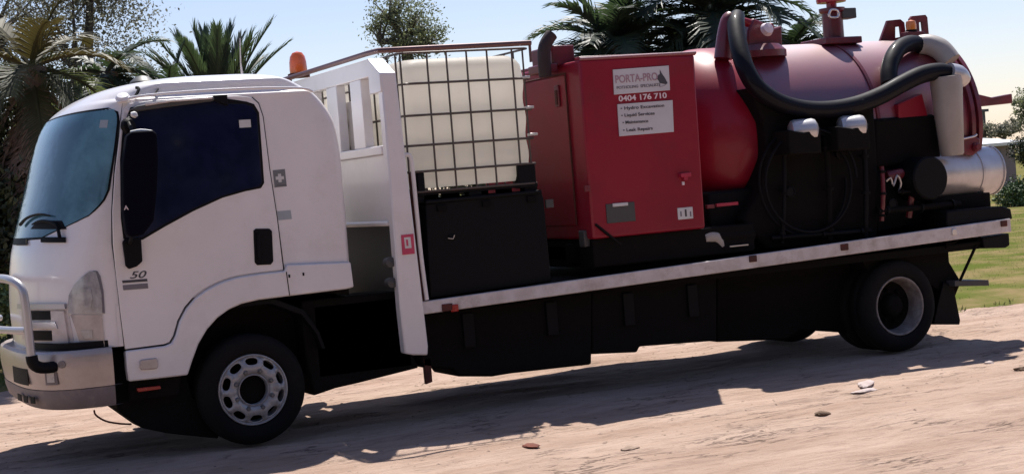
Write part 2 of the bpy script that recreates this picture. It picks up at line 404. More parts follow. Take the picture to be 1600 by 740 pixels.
# near and far side skins, doors
def side(poly, ya, yb, name, m_, bev=.004, parent=truck, both=True):
    xz = XZ(poly); a = MB().prism(xz, ya, yb).build(name, m_, parent, bev)
    if both:
        off = 2*YC; MB().prism(xz, off-yb, off-ya).build(name, m_, parent, bev)
    return a
DOOR = [(192, 172), (200, 162), (240, 157), (330, 151), (372, 150), (392, 152), (403, 162), (410, 182), (420, 262), (432, 340), (442, 421),
        (405, 425), (371, 430), (352, 435), (337, 441), (318, 451), (302, 463), (288, 479), (277, 500), (270, 524), (264, 534), (256, 537), (195, 545),
        (188, 490), (181, 430), (176, 380), (175, 330), (179, 270), (186, 215)]
door = side(DOOR, -.014, .03, 'door', 'white', .005)
FEND = [(195, 547.5), (257, 539.5), (267, 535), (273, 524), (279.5, 501), (290, 481), (303.7, 465), (319.6, 453), (338.5, 443), (353.5, 437), (371.6, 432), (405, 427), (443, 423), (446, 413), (546, 409), (551, 448), (540, 451),
        (450, 462), (402, 468), (376, 474), (356, 483), (338, 496), (322, 514), (309, 536), (300, 560), (292, 585), (240, 591), (200, 595), (197, 575)]
side(FEND, -.035, .06, 'wheel_arch_panel', 'white', .012)
side([(444.5, 424), (446, 424), (451, 461), (449.7, 461)], -.037, .0, 'panel_gap', 'black', 0)
side([(192, 158), (186, 208), (180, 265), (176, 325), (176.5, 380), (182.5, 430), (190, 500), (196, 548), (194.5, 548), (188.5, 500), (181, 430), (174.5, 380), (174, 330), (177.5, 270), (184, 212)], -.003, .01, 'panel_gap', 'black', 0)
side([(394, 151.5), (404.5, 161), (411.5, 182), (421.5, 262), (433.6, 340), (444.5, 424), (442, 424), (432, 340), (420, 262), (409, 182), (402, 163), (392, 154)], -.005, .01, 'panel_gap', 'black', 0)
WIN = [(206, 172), (250, 166), (345, 157), (357, 163), (380, 163), (393, 167), (400, 178), (404, 230), (408, 285), (404, 291), (380, 296), (345, 306), (300, 326), (255, 350), (222, 370), (206, 374), (196, 370), (192, 340), (191, 250), (195, 200)]
side([(203, 168), (250, 162), (345, 153), (384, 159), (396, 163), (404, 176), (408, 230), (412, 286), (407, 294), (382, 299), (347, 309), (301, 330), (257, 354), (223, 374), (206, 378), (192, 373), (188, 340), (187, 250), (191, 200)], -.018, .0, 'window_frame', 'black', .003, door, False)
side(WIN, -.022, -.002, 'window_pane', 'glass', .002, door, False)
side([(372, 188), (390, 187), (391, 199), (373, 200)], -.0245, -.0225, 'window_sticker', 'plate', 0, door, False)
# weather shield above the window
xz = XZ([(200, 173), (212, 166), (260, 159), (330, 152), (332, 155), (330, 159), (260, 168), (212, 175)])
MB().prism(xz, -.07, -.02).build('weather_shield', 'plateg', door, .01)
xz = XZ([(222, 163), (262, 158), (326, 153), (328, 156), (262, 161), (224, 167)])
MB().prism(xz, -.085, -.069).build('shield_edge', 'whiteold', door, .004)
xz = XZ([(331, 150), (352, 149), (353, 166), (331, 158)]); MB().prism(xz, -.06, -.015).build('shield_end', 'black', door, .004)
# handle recess
side([(395, 360), (399, 357), (420, 357), (424, 361), (426, 408), (422, 413), (401, 414), (397, 410)], -.022, -.0, 'door_handle', 'black', .004, door, False)
MB().prism(XZ([(399, 364), (405, 364), (407, 405), (401, 405)]), -.035, -.02).build('handle_grip', 'black', door, .004)
side([(190, 378), (194, 373), (216, 371), (219, 375), (221, 408), (212, 416), (200, 420), (195, 415)], -.045, -.01, 'corner_vent', 'black', .008, door, False)
# door badge 50 with two strips
def stext(s, px, py, py2, width_px, m_, parent, y=-.016, shear=.0, bold=0, slope=None):
    o = P(px, py, y); e = P(px+width_px, py + (slope if slope is not None else -.07)*width_px, y)
    h = (P(px, py2, y)-o).length
    X = (e-o); L = X.length; X.normalize()
    return text('lettering', s, m_, parent, o, h*1.42, X, (-.03, 0, 1), shear, L, bold=bold*.12)
stext('50', 203, 435, 424, 27, 'ink', door, -.016, .35, .006)
side([(190, 438), (229, 435), (230, 439), (191, 442)], -.0175, -.012, 'badge_strip', 'ink', 0, door, False)
side([(191, 445), (230, 442), (231, 450), (192, 453)], -.0175, -.012, 'badge_strip', 'inkgrey', 0, door, False)
# first aid and blue stickers on the rear quarter
side([(426, 266), (445, 264), (448, 291), (429, 293)], -.0022, .001, 'first_aid_sticker', 'sticker', 0, truck, False)
c = P(437, 278, 0); s_ = .032
MB().box(c.x-s_, c.x+s_, -.004, -.001, c.z-.012, c.z+.012).build('white_cross', 'plate', truck)
MB().box(c.x-.012, c.x+.012, -.0045, -.0015, c.z-s_, c.z+s_).build('white_cross', 'plate', truck)
side([(433, 330), (454, 328), (456, 342), (435, 344)], -.0022, .001, 'blue_sticker', 'stickerb', 0, truck, False)
side([(432, 289), (448, 289), (448, 290), (432, 290)], -.0026, .001, 'sticker_line', 'ink', 0, truck, False)
for q in ((452, 431), (474, 428)):
    c = P(*q, -.035); MB().box(c.x-.007, c.x+.007, -.038, -.03, c.z-.012, c.z+.012).build('panel_slot', 'black', truck)
# side lamp and red reflector
side([(218, 561), (242, 558), (245, 562), (245, 572), (242, 575), (219, 577), (216, 573), (216, 564)], -.052, -.03, 'side_lamp', 'ind', .006, truck, False)
side([(214, 606), (250, 602), (252, 607), (216, 612)], .0, .03, 'side_reflector', 'redlens', .003, truck, False)

# mirror
mh = MB().prism(XZ([(196, 214), (203, 206), (236, 204), (243, 209), (245, 250), (243, 300), (238, 345), (222, 366), (205, 371), (196, 366), (191, 330), (190, 260)], -.30), -.36, -.24).build('side_mirror', 'mirror', truck, .02, seg=3)
MB().tube([P(204, 207, -.30), P(220, 204, -.30), P(238, 206, -.30)], .012, 8, 3).build('mirror_highlight', 'plate', mh)  # white tube standing in for the highlight along the mirror's top edge
MB().tube([P(203, 180, -.02), P(200, 190, -.15), P(208, 206, -.28)], .014, 8, 3).build('mirror_arm', 'black', mh)
MB().tube([P(203, 380, -.02), P(204, 376, -.15), P(208, 362, -.28)], .014, 8, 3).build('mirror_arm', 'black', mh)
MB().lathe([(0, 0), (.045, 0), (.062, .02), (.06, .05), (.03, .08), (0, .085)], P(206, 196, -.16), (-.6, .75, -.1), 18).build('round_mirror', 'black', mh)
MB().lathe([(0, 0), (.02, 0), (.028, .02), (.015, .035), (0, .04)], P(208, 182, -.2), (.4, -.6, .8), 14).build('mirror_cap', 'plate', mh)
stext('A', 194, 328, 321, 7, 'txtw', mh, -.362, 0)

# headlights, indicators, grille on the wrap of the fascia
hl = patch([(424, 140, 150), (432, 129, 153), (445, 117, 156), (460, 109, 159), (476, 107, 160), (489, 108, 160)], .012, 12, 3).build('headlight', 'lens', truck)
patch([(423, 145, 152), (431, 150, 157), (455, 156, 162), (489, 159, 164)], .006, 3, 3).build('headlight_gap', 'inkgrey', truck)
patch([(450, 125, 143), (466, 121, 146), (480, 127, 143)], .018, 6, 3, .008).build('reflector_bowl', 'lens', hl)
patch([(491, 111, 160), (510, 118, 161), (530, 124, 163), (546, 130, 164)], .010, 10, 3).build('indicator', 'ind', truck)
patch([(515, 128, 145), (528, 131, 146)], .017, 6, 3, .008).build('indicator_bulb', 'lens', truck)
patch([(479, 34, 106), (546, 36, 118)], .004, 12, 4).build('grille_recess', 'whiteold', truck)
patch([(485, 48, 80), (499, 49, 82)], .012, 8, 2).build('grille_opening', 'black', truck)
patch([(516, 50, 82), (531, 52, 83)], .012, 8, 2).build('grille_opening', 'black', truck)
patch([(474, 32, 104), (482, 33, 105)], .028, 10, 2, .03).build('grille_bar', 'chrome', truck)
patch([(502, 47, 90), (512, 49, 94)], .028, 10, 2, .03).build('grille_bar', 'chrome', truck)
patch([(485, 82, 102), (540, 86, 110)], .02, 4, 3, .03).build('grille_bar', 'whiteold', truck)
# bumper: the same plan curve pushed outwards, two tiers
def bring(z, grow, xr):
    out = []; xf = -1.60-grow; xe = -1.06; hw = 1.12+grow*.5
    pts = [Vector((xr, YC-hw, z))]
    for k in range(49):
        t = -pi/2+pi*k/48; cc, ss = abs(cos(t)), abs(sin(t))
        pts.append(Vector((xe-(xe-xf)*cc**(2/3.2), YC+math.copysign(hw*ss**(2/3.2), t), z)))
    pts.append(Vector((xr, YC+hw, z))); return pts
def tier(levels, name, m_, parent=truck, solid=.03):
    rings = [bring(z, g, -1.03) for z, g in levels]; n = len(rings[0]); m = MB(); m.open = 0
    m.add([p for r in rings for p in r], [(i*n+k, i*n+k+1, (i+1)*n+k+1, (i+1)*n+k) for i in range(len(rings)-1) for k in range(n-1)])
    back = [tuple(Vector((p.x*.93, YC+(p.y-YC)*.95, p.z))) for p in rings[0]]
    back2 = [tuple(Vector((p.x*.93, YC+(p.y-YC)*.95, p.z))) for p in rings[-1]]
    m.add([*rings[0], *back, *rings[-1], *back2], [(k, k+1, n+k+1, n+k) for k in range(n-1)]+[(2*n+k, 2*n+k+1, 3*n+k+1, 3*n+k) for k in range(n-1)])
    return m.build(name, m_, parent, ang=40)
zt = P(115, 548, 0).z; zm = P(115, 608, 0).z; zb = P(120, 640, 0).z
bump = tier([(zb+.15, .0), (zt-.14, .02), (zt-.05, .02), (zt-.015, .01), (zt, -.02)], 'bumper', 'bumper')
tier([(zb-.0, -.05), (zb+.03, -.02), (zb+.10, .0), (zb+.145, .003)], 'bumper_skirt', 'bumperlow')
def bpatch(poly, y, d, name, m_): pass
bx = P(95, 590, 0)
# fog lamp pocket and corner detail, curved plates that sit on the bumper
def onbump(t0, t1, z0, z1, ofs, name, m_):
    m = MB(); g = []
    for z in (z0, z1):
        for k in range(9):
            t = t0+(t1-t0)*k/8; cc, ss = abs(cos(t)), abs(sin(t))
            for o_ in (0, ofs):
                hw = 1.12+.01+o_; xf = -1.62-o_
                g.append(Vector((-1.06-(-1.06-xf)*cc**(2/3.2), YC+math.copysign(hw*ss**(2/3.2), t), z)))
    N = 18
    fs = []
    for k in range(8):
        a = 2*k; fs += [(a+1, a+3, N+a+3, N+a+1), (a, a+2, a+3, a+1), (N+a, N+a+1, N+a+3, N+a+2)]
    fs += [(0, 1, N+1, N), (16, N+16, N+17, 17)]
    m.add(g, fs); return m.build(name, m_, bump)
onbump(-1.06, -.86, zb+.19, zb+.30, .004, 'fog_lamp_pocket', 'bumperlow')
onbump(-1.02, -.90, zb+.21, zb+.28, .008, 'fog_lamp', 'lens')
onbump(-.5, -.1, zb+.18, zb+.30, .004, 'number_plate_recess', 'black')
for a in (-.62, -.45, -.28): onbump(a, a+.1, zb+.05, zb+.10, .006, 'skirt_slot', 'black')
# dark gap between bumper and fascia
tier([(zt-.03, -.09), (zt+.05, -.09)], 'bumper_mount', 'black')
# bull bar
bb = MB(); zc = P(35, 518, 0).z
bb.tube([(-1.585, .06, .84), (-1.59, .06, 1.0), (-1.595, .06, 1.24), (-1.61, .08, 1.35), (-1.66, .18, 1.405), (-1.70, .45, 1.42), (-1.76, .8, 1.42), (-1.76, 1.4, 1.42), (-1.70, 1.75, 1.42), (-1.66, 2.02, 1.405), (-1.61, 2.12, 1.35), (-1.595, 2.14, 1.24), (-1.59, 2.14, 1.0), (-1.585, 2.14, .84)], .031, 14, 5)
bbo = bb.build('bull_bar', 'chrome', truck)
MB().tube([(-1.60, .07, zc), (-1.65, .2, zc), (-1.72, .5, zc), (-1.76, .8, zc), (-1.76, 1.4, zc), (-1.72, 1.7, zc), (-1.60, 2.0, zc), (-1.52, 2.13, zc)], .028, 10, 4).build('cross_tube', 'chrome', bbo)
MB().tube([(-1.76, .70, 1.40), (-1.76, .70, .86)], .026, 10).build('upright_tube', 'chrome', bbo)
MB().tube([(-1.76, 1.5, 1.40), (-1.76, 1.5, .86)], .026, 10).build('upright_tube', 'chrome', bbo)
MB().tube([(-1.585, .06, .86), (-1.575, .06, .80), (-1.52, .07, .765), (-1.42, .09, .76)], .043, 12, 3).build('mounting_foot', 'black', bbo)
MB().lathe([(0, 0), (.025, 0), (.028, .01), (.028, .03), (0, .035)], (-1.37, .05, .775), (-.6, -.8, 0), 12).build('foot_bolt', 'rimold', bbo)
# cable hanging below the bumper corner
MB().tube([P(147, 640, .1), P(150, 648, .1), P(165, 657, .1), P(186, 661, .1), P(205, 662, .15)], .007, 6, 4).build('hanging_cable', 'rust', truck)

# ---- wheels
def wheel(cx, yface, rear, far):
    """yface: outer tyre face; sgn: +1 means the outside looks to -y"""
    s = -1 if far else 1
    c = Vector((cx, yface, .42)); ax = (0, s, 0)
    tp = [(.268, .035), (.275, .012), (.30, .0), (.35, -.006), (.385, .004), (.412, .03), (.42, .06), (.42, .10), (.415, .105), (.415, .115), (.42, .12), (.42, .19), (.412, .22), (.385, .245), (.34, .255), (.28, .24), (.268, .215)]
    w_ = thing('wheel', None, None, c); w_.parent = truck
    w_.location = c
    MB().lathe(tp, c, ax, 64, closed=True).build('tyre', 'rubber', w_, ang=50)
    if rear:
        t2 = [(r, h+.29) for r, h in tp]
        MB().lathe(t2, c, ax, 64, closed=True).build('tyre', 'rubber', w_, ang=50)
        MB().lathe([(.272, .03), (.268, .008), (.262, .006), (.252, .012), (.246, .03), (.238, .05), (.232, .12), (.228, .15), (.222, .165), (.222, .18), (.235, .19), (.26, .10), (.27, .06)], c, ax, 56, closed=True).build('rim', 'rimold', w_)
        MB().lathe([(0, .07), (.06, .07), (.085, .08), (.10, .10), (.11, .165), (.24, .168), (.24, .5), (0, .5)], c, ax, 32).build('hub', 'under', w_)
        for k in range(8):
            a = 2*pi*k/8+.2; MB().lathe([(0, -.04), (.012, -.04), (.019, -.03), (.02, .0)], c+Vector((cos(a)*.146, s*.165, sin(a)*.146)), ax, 6).build('nut', 'under', w_)
        return w_
    MB().lathe([(.272, .03), (.268, .006), (.262, .003), (.254, .008), (.247, .02), (.244, .032), (.240, .05), (.235, .2), (.25, .2), (.262, .05)], c, ax, 64, closed=True).build('rim', 'rim', w_)
    # disc with ten hand holes and a centre bore, cut as real openings
    b = bmesh.new()
    def ring(fn, n):
        vs = [b.verts.new(fn(2*pi*i/n)) for i in range(n)]
        return [b.edges.new((vs[i], vs[(i+1) % n])) for i in range(n)]
    def yy(r):
        return .018 - .035*math.exp(-((r-.18)/.05)**2) + max(0, (r-.21))*.25
    def pt(r, a): return Vector((r*cos(a), s*yy(r), r*sin(a)))
    es = ring(lambda a: pt(.247, a), 80)+ring(lambda a: pt(.112, a), 40)
    for k in range(10):
        a0 = 2*pi*(k+.5)/10
        def fn(a, a0=a0): 
            u = .024*math.copysign(abs(cos(a))**.8, cos(a)); v_ = .047*math.copysign(abs(sin(a))**.8, sin(a))
            return pt(.215+u, a0+v_/.215)
        es += ring(fn, 18)
    es += [] 
    bmesh.ops.triangle_fill(b, use_beauty=True, edges=es)
    me = bpy.data.meshes.new('wheel_disc'); b.to_mesh(me); b.free()
    me.materials.append(M['rim']); me.shade_smooth()
    o = bpy.data.objects.new('wheel_disc', me); COL.objects.link(o); o.parent = w_
    md = o.modifiers.new('thick', 'SOLIDIFY'); md.thickness = .012; md.offset = -1 if not far else 1
    MB().lathe([(.112, .012), (.118, .008), (.120, -.008), (.114, -.010), (.110, .0), (.110, .06)], c, ax, 40, closed=True).build('hub_rim', 'rim', w_)
    MB().lathe([(0, .04), (.06, .04), (.10, .05), (.112, .09), (.24, .10), (.24, .30), (0, .30)], c, ax, 32).build('hub', 'under', w_)
    for k in range(8):
        a = 2*pi*(k+.5)/8; MB().lathe([(0, -.028), (.012, -.028), (.016, -.022), (.0165, -.004), (.022, -.003), (.022, .01)], c+Vector((cos(a)*.148, s*yy(.148), sin(a)*.148)), ax, 12).build('nut', 'nut', w_)
    return w_
for args in ((0.0, 0.0, 0, 0), (0.0, 2.2, 0, 1), (6.09, 0.0, 1, 0), (6.09, 2.2, 1, 1)): wheel(*args)

# ---- chassis and everything dark below the deck
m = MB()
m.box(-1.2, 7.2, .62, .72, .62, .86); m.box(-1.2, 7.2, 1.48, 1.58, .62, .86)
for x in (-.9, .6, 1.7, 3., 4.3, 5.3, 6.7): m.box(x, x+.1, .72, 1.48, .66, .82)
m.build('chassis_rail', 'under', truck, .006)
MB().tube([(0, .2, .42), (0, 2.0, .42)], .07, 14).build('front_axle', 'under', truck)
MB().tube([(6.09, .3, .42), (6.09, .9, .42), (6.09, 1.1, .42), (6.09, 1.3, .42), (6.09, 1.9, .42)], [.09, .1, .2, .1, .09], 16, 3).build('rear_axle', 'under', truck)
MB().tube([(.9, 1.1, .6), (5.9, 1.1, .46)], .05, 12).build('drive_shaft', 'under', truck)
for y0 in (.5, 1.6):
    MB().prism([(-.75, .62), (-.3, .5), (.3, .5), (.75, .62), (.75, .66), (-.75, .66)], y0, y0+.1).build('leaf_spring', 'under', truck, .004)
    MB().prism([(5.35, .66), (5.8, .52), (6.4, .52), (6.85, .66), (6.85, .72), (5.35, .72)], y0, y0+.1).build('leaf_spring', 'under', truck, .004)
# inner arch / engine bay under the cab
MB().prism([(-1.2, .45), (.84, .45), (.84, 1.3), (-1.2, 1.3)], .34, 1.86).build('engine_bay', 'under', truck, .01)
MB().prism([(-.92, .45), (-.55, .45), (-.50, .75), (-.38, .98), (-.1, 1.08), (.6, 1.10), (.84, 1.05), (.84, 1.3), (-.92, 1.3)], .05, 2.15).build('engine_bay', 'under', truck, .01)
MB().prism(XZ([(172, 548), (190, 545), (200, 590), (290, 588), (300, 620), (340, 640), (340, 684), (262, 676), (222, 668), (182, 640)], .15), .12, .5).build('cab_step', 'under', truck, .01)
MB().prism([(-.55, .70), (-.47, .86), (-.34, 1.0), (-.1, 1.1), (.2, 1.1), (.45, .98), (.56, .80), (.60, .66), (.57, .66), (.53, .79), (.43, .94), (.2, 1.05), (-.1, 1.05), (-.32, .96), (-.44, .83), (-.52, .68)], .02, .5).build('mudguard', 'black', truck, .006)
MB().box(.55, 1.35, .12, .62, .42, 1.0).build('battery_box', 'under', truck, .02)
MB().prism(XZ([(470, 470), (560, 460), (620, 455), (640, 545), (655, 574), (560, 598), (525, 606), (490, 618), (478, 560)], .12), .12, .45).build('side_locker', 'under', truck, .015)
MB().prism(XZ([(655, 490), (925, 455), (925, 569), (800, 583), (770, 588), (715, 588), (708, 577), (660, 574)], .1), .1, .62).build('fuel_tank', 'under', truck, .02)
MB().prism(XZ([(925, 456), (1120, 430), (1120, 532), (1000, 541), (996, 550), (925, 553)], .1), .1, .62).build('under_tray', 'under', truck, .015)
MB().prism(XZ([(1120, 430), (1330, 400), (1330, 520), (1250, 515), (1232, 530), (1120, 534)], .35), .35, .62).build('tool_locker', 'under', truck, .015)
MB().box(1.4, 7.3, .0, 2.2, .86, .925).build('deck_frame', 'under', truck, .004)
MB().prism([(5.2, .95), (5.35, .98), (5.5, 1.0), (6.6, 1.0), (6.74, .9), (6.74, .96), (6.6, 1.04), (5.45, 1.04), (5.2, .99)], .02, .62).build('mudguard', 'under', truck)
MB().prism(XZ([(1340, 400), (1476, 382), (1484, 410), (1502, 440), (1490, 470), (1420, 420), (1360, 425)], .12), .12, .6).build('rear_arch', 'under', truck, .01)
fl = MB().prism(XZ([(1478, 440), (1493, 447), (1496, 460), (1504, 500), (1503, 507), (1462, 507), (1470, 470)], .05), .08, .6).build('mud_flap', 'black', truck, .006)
MB().prism(XZ([(662, 560), (673, 560), (676, 596), (666, 600)], .1), .1, .14).build('stand_leg', 'rust', truck, .003)
# deck rail (white) and deck
q = [P(660, 471, -.1), P(1579, 341, -.1), P(1581, 362, -.1), P(661, 491, -.1)]
rail = MB().prism([(p.x, p.z) for p in q], -.10, -.055).build('side_rail', 'whiteold', truck, .008)
x0, x1 = q[0].x, q[1].x
def raz(x, up=0): return q[0].z+(q[1].z-q[0].z)*(x-x0)/(x1-x0)+up
MB().prism([(p.x, p.z) for p in q], 2.255, 2.30).build('side_rail', 'whiteold', truck, .008)
MB().prism([(x0, raz(x0, -.08)), (x1-.05, raz(x1, -.08)), (x1-.05, raz(x1, -.02)), (x0, raz(x0, -.02))], -.054, 2.254).build('deck', 'under', truck, .004)
for a, b_, c_, mm in ((690, 707, 480, 'rust'), (704, 716, 481, 'redlens'), (1170, 1182, 404, 'rust'), (1313, 1325, 386, 'rust'), (1487, 1494, 362, 'brightsteel'), (1563, 1573, 349, 'rust')):
    c = P((a+b_)/2, c_, -.1); h = (P(b_, c_, -.1).x-P(a, c_, -.1).x)/2
    MB().box(c.x-h, c.x+h, -.112, -.099, c.z-.028, c.z+.03).build('marker_lamp', mm, rail, .006)
# tail beam, lamp block, underrun guard
MB().prism(XZ([(1475, 330), (1560, 322), (1575, 326), (1578, 342), (1475, 356)], 0), -.04, 2.24).build('tail_beam', 'black', truck, .012)
MB().prism(XZ([(1535, 371), (1577, 364), (1578, 383), (1572, 387), (1538, 388)], -.05), -.05, .45).build('tail_lamp_block', 'black', truck, .01)
MB().prism(XZ([(1535, 371), (1577, 364), (1578, 383), (1572, 387), (1538, 388)], -.05), 1.75, 2.25).build('tail_lamp_block', 'black', truck, .01)
MB().tube([P(1531, 370, .0), P(1500, 438, .0)], .014, 8).build('stay_rod', 'under', truck)
MB().prism(XZ([(1492, 438), (1545, 437), (1546, 446), (1492, 447)], 0), .0, 2.2).build('underrun_guard', 'plateg', truck, .006)
MB().tube([P(1477, 385, .0), P(1500, 383, .0), P(1540, 377, 0)], .02, 8, 3).build('air_pipe', 'under', truck)
MB().tube([P(1478, 380, .0), P(1490, 379, .0), P(1503, 370, 0)], .010, 8, 3).build('air_pipe', 'under', truck)

# ---- headboard with the tall white post
HX = 1.25
hb = MB().prism([(1.185, .565), (1.255, .545), (1.375, .53), (1.385, .6), (1.30, 2.735), (1.175, 2.735), (1.175, .9)], -.14, -.04).build('headboard_post', 'white', truck, .012)
MB().prism([(1.185, .565), (1.255, .545), (1.375, .6), (1.385, .7), (1.30, 2.73), (1.24, 2.86), (1.14, 2.86), (1.19, 2.73), (1.175, .9)], 2.24, 2.34).build('headboard_post', 'white', truck, .012)
MB().prismx([(-.138, 2.60), (-.138, 2.742), (.12, 2.885), (.12, 2.60)], 1.165, 1.30).build('post_cap', 'white', truck, .006)
bx = MB(); bx.box(1.17, 1.27, .115, 2.24, 2.74, 2.88); bx.box(1.165, 1.255, -.04, 2.24, 2.12, 2.19)
bx.build('headboard_beam', 'white', truck, .008)
for y, w_ in ((.34, .26), (.94, .26), (1.56, .24)): MB().box(1.175, 1.255, y, y+w_, 2.19, 2.74).build('headboard_bar', 'white', truck, .006)
MB().box(1.265, 1.30, .55, .98, 2.20, 2.60).build('grey_panel', 'beige', truck, .003)
MB().box(1.19, 1.25, -.04, 2.24, 1.58, 2.12).build('headboard_panel', 'white', truck, .006)
MB().box(1.16, 1.20, -.03, 2.2, 1.56, 1.60).build('panel_lip', 'white', truck, .015)
MB().box(1.27, 1.32, .02, 2.2, .96, 1.58).build('headboard_panel', 'plateg', truck, .006)
for zz in (1.28, 1.12): MB().lathe([(0, 0), (.035, .0), (.04, .03), (.04, .09), (0, .1)], (1.15, .0, zz), (0, -1, 0), 14).build('hose_fitting', 'plateg', truck)
# hoop rail beside the post
MB().tube([P(629, 243, -.1), P(637, 242, -.1), P(643, 252, -.1), P(650, 320, -.1), P(658, 400, -.1), P(667, 468, -.1)], .017, 10, 4).build('grab_rail', 'white', truck)
MB().prism(XZ([(640, 270), (646, 268), (664, 470), (657, 470)], -.06), -.07, -.03).build('reflector_strip', 'rust', truck, 0)
MB().prism(XZ([(627, 367), (646, 365), (648, 396), (629, 398)], -.145), -.146, -.139).build('warning_sticker', 'magenta', truck)
MB().prism(XZ([(631, 371), (641, 370), (643, 387), (633, 388)], -.145), -.148, -.1455).build('sticker_symbol', 'plate', truck)
MB().prism(XZ([(634, 374), (637, 374), (638, 384), (635, 384)], -.145), -.1495, -.1475).build('sticker_symbol', 'magenta', truck)
# thin load rail over the headboard and the tote
pr = MB().tube([(1.16, 2.38, 2.92), (1.16, .1, 2.92), (1.20, -.06, 2.925), (1.5, -.10, 2.925), (2.50, -.10, 2.935)], .022, 8)
pr.build('load_rail', 'tubesteel', truck)
MB().tube([(2.49, -.10, 2.93), (2.49, -.10, 2.78)], .012, 8).build('load_rail_post', 'tubesteel', truck)
# orange beacon at the far end of the load rail
bc = P(467, 118, 2.25); bc = Vector((bc.x, 2.25, bc.z))
be = MB().lathe([(0, 0), (.10, 0), (.10, .035), (.085, .04), (0, .04)], bc-Vector((0, 0, .02)), (0, 0, 1), 24).build('beacon_base', 'rust', truck)
MB().lathe([(.078, 0), (.080, .03), (.077, .10), (.068, .15), (.045, .185), (.0, .20)], bc+Vector((0, 0, .02)), (0, 0, 1), 28).build('beacon_lens', 'orange', be)
MB().box(bc.x-.12, 1.2, 2.2, 2.3, bc.z-.06, bc.z-.02).build('beacon_bracket', 'rust', truck)

# black tool box on the deck, below the tote
bxo = MB().prism(XZ([(664, 318), (846, 298), (850, 310), (862, 440), (672, 467)], -.0), -.0, 2.2).build('deck_tool_box', 'black', truck, .012)
MB().prism(XZ([(664, 313), (846, 296), (847, 302), (664, 319)], -.01), -.02, 2.2).build('box_lid', 'black', bxo, .01)
c = P(707, 370, 0); MB().box(c.x-.03, c.x+.03, -.012, 0, c.z-.02, c.z+.02).build('latch', 'black', bxo, .004)
MB().tube([P(700, 372, -.02), P(708, 373, -.02), P(710, 367, -.02)], .004, 6).build('latch_wire', 'brightsteel', bxo)
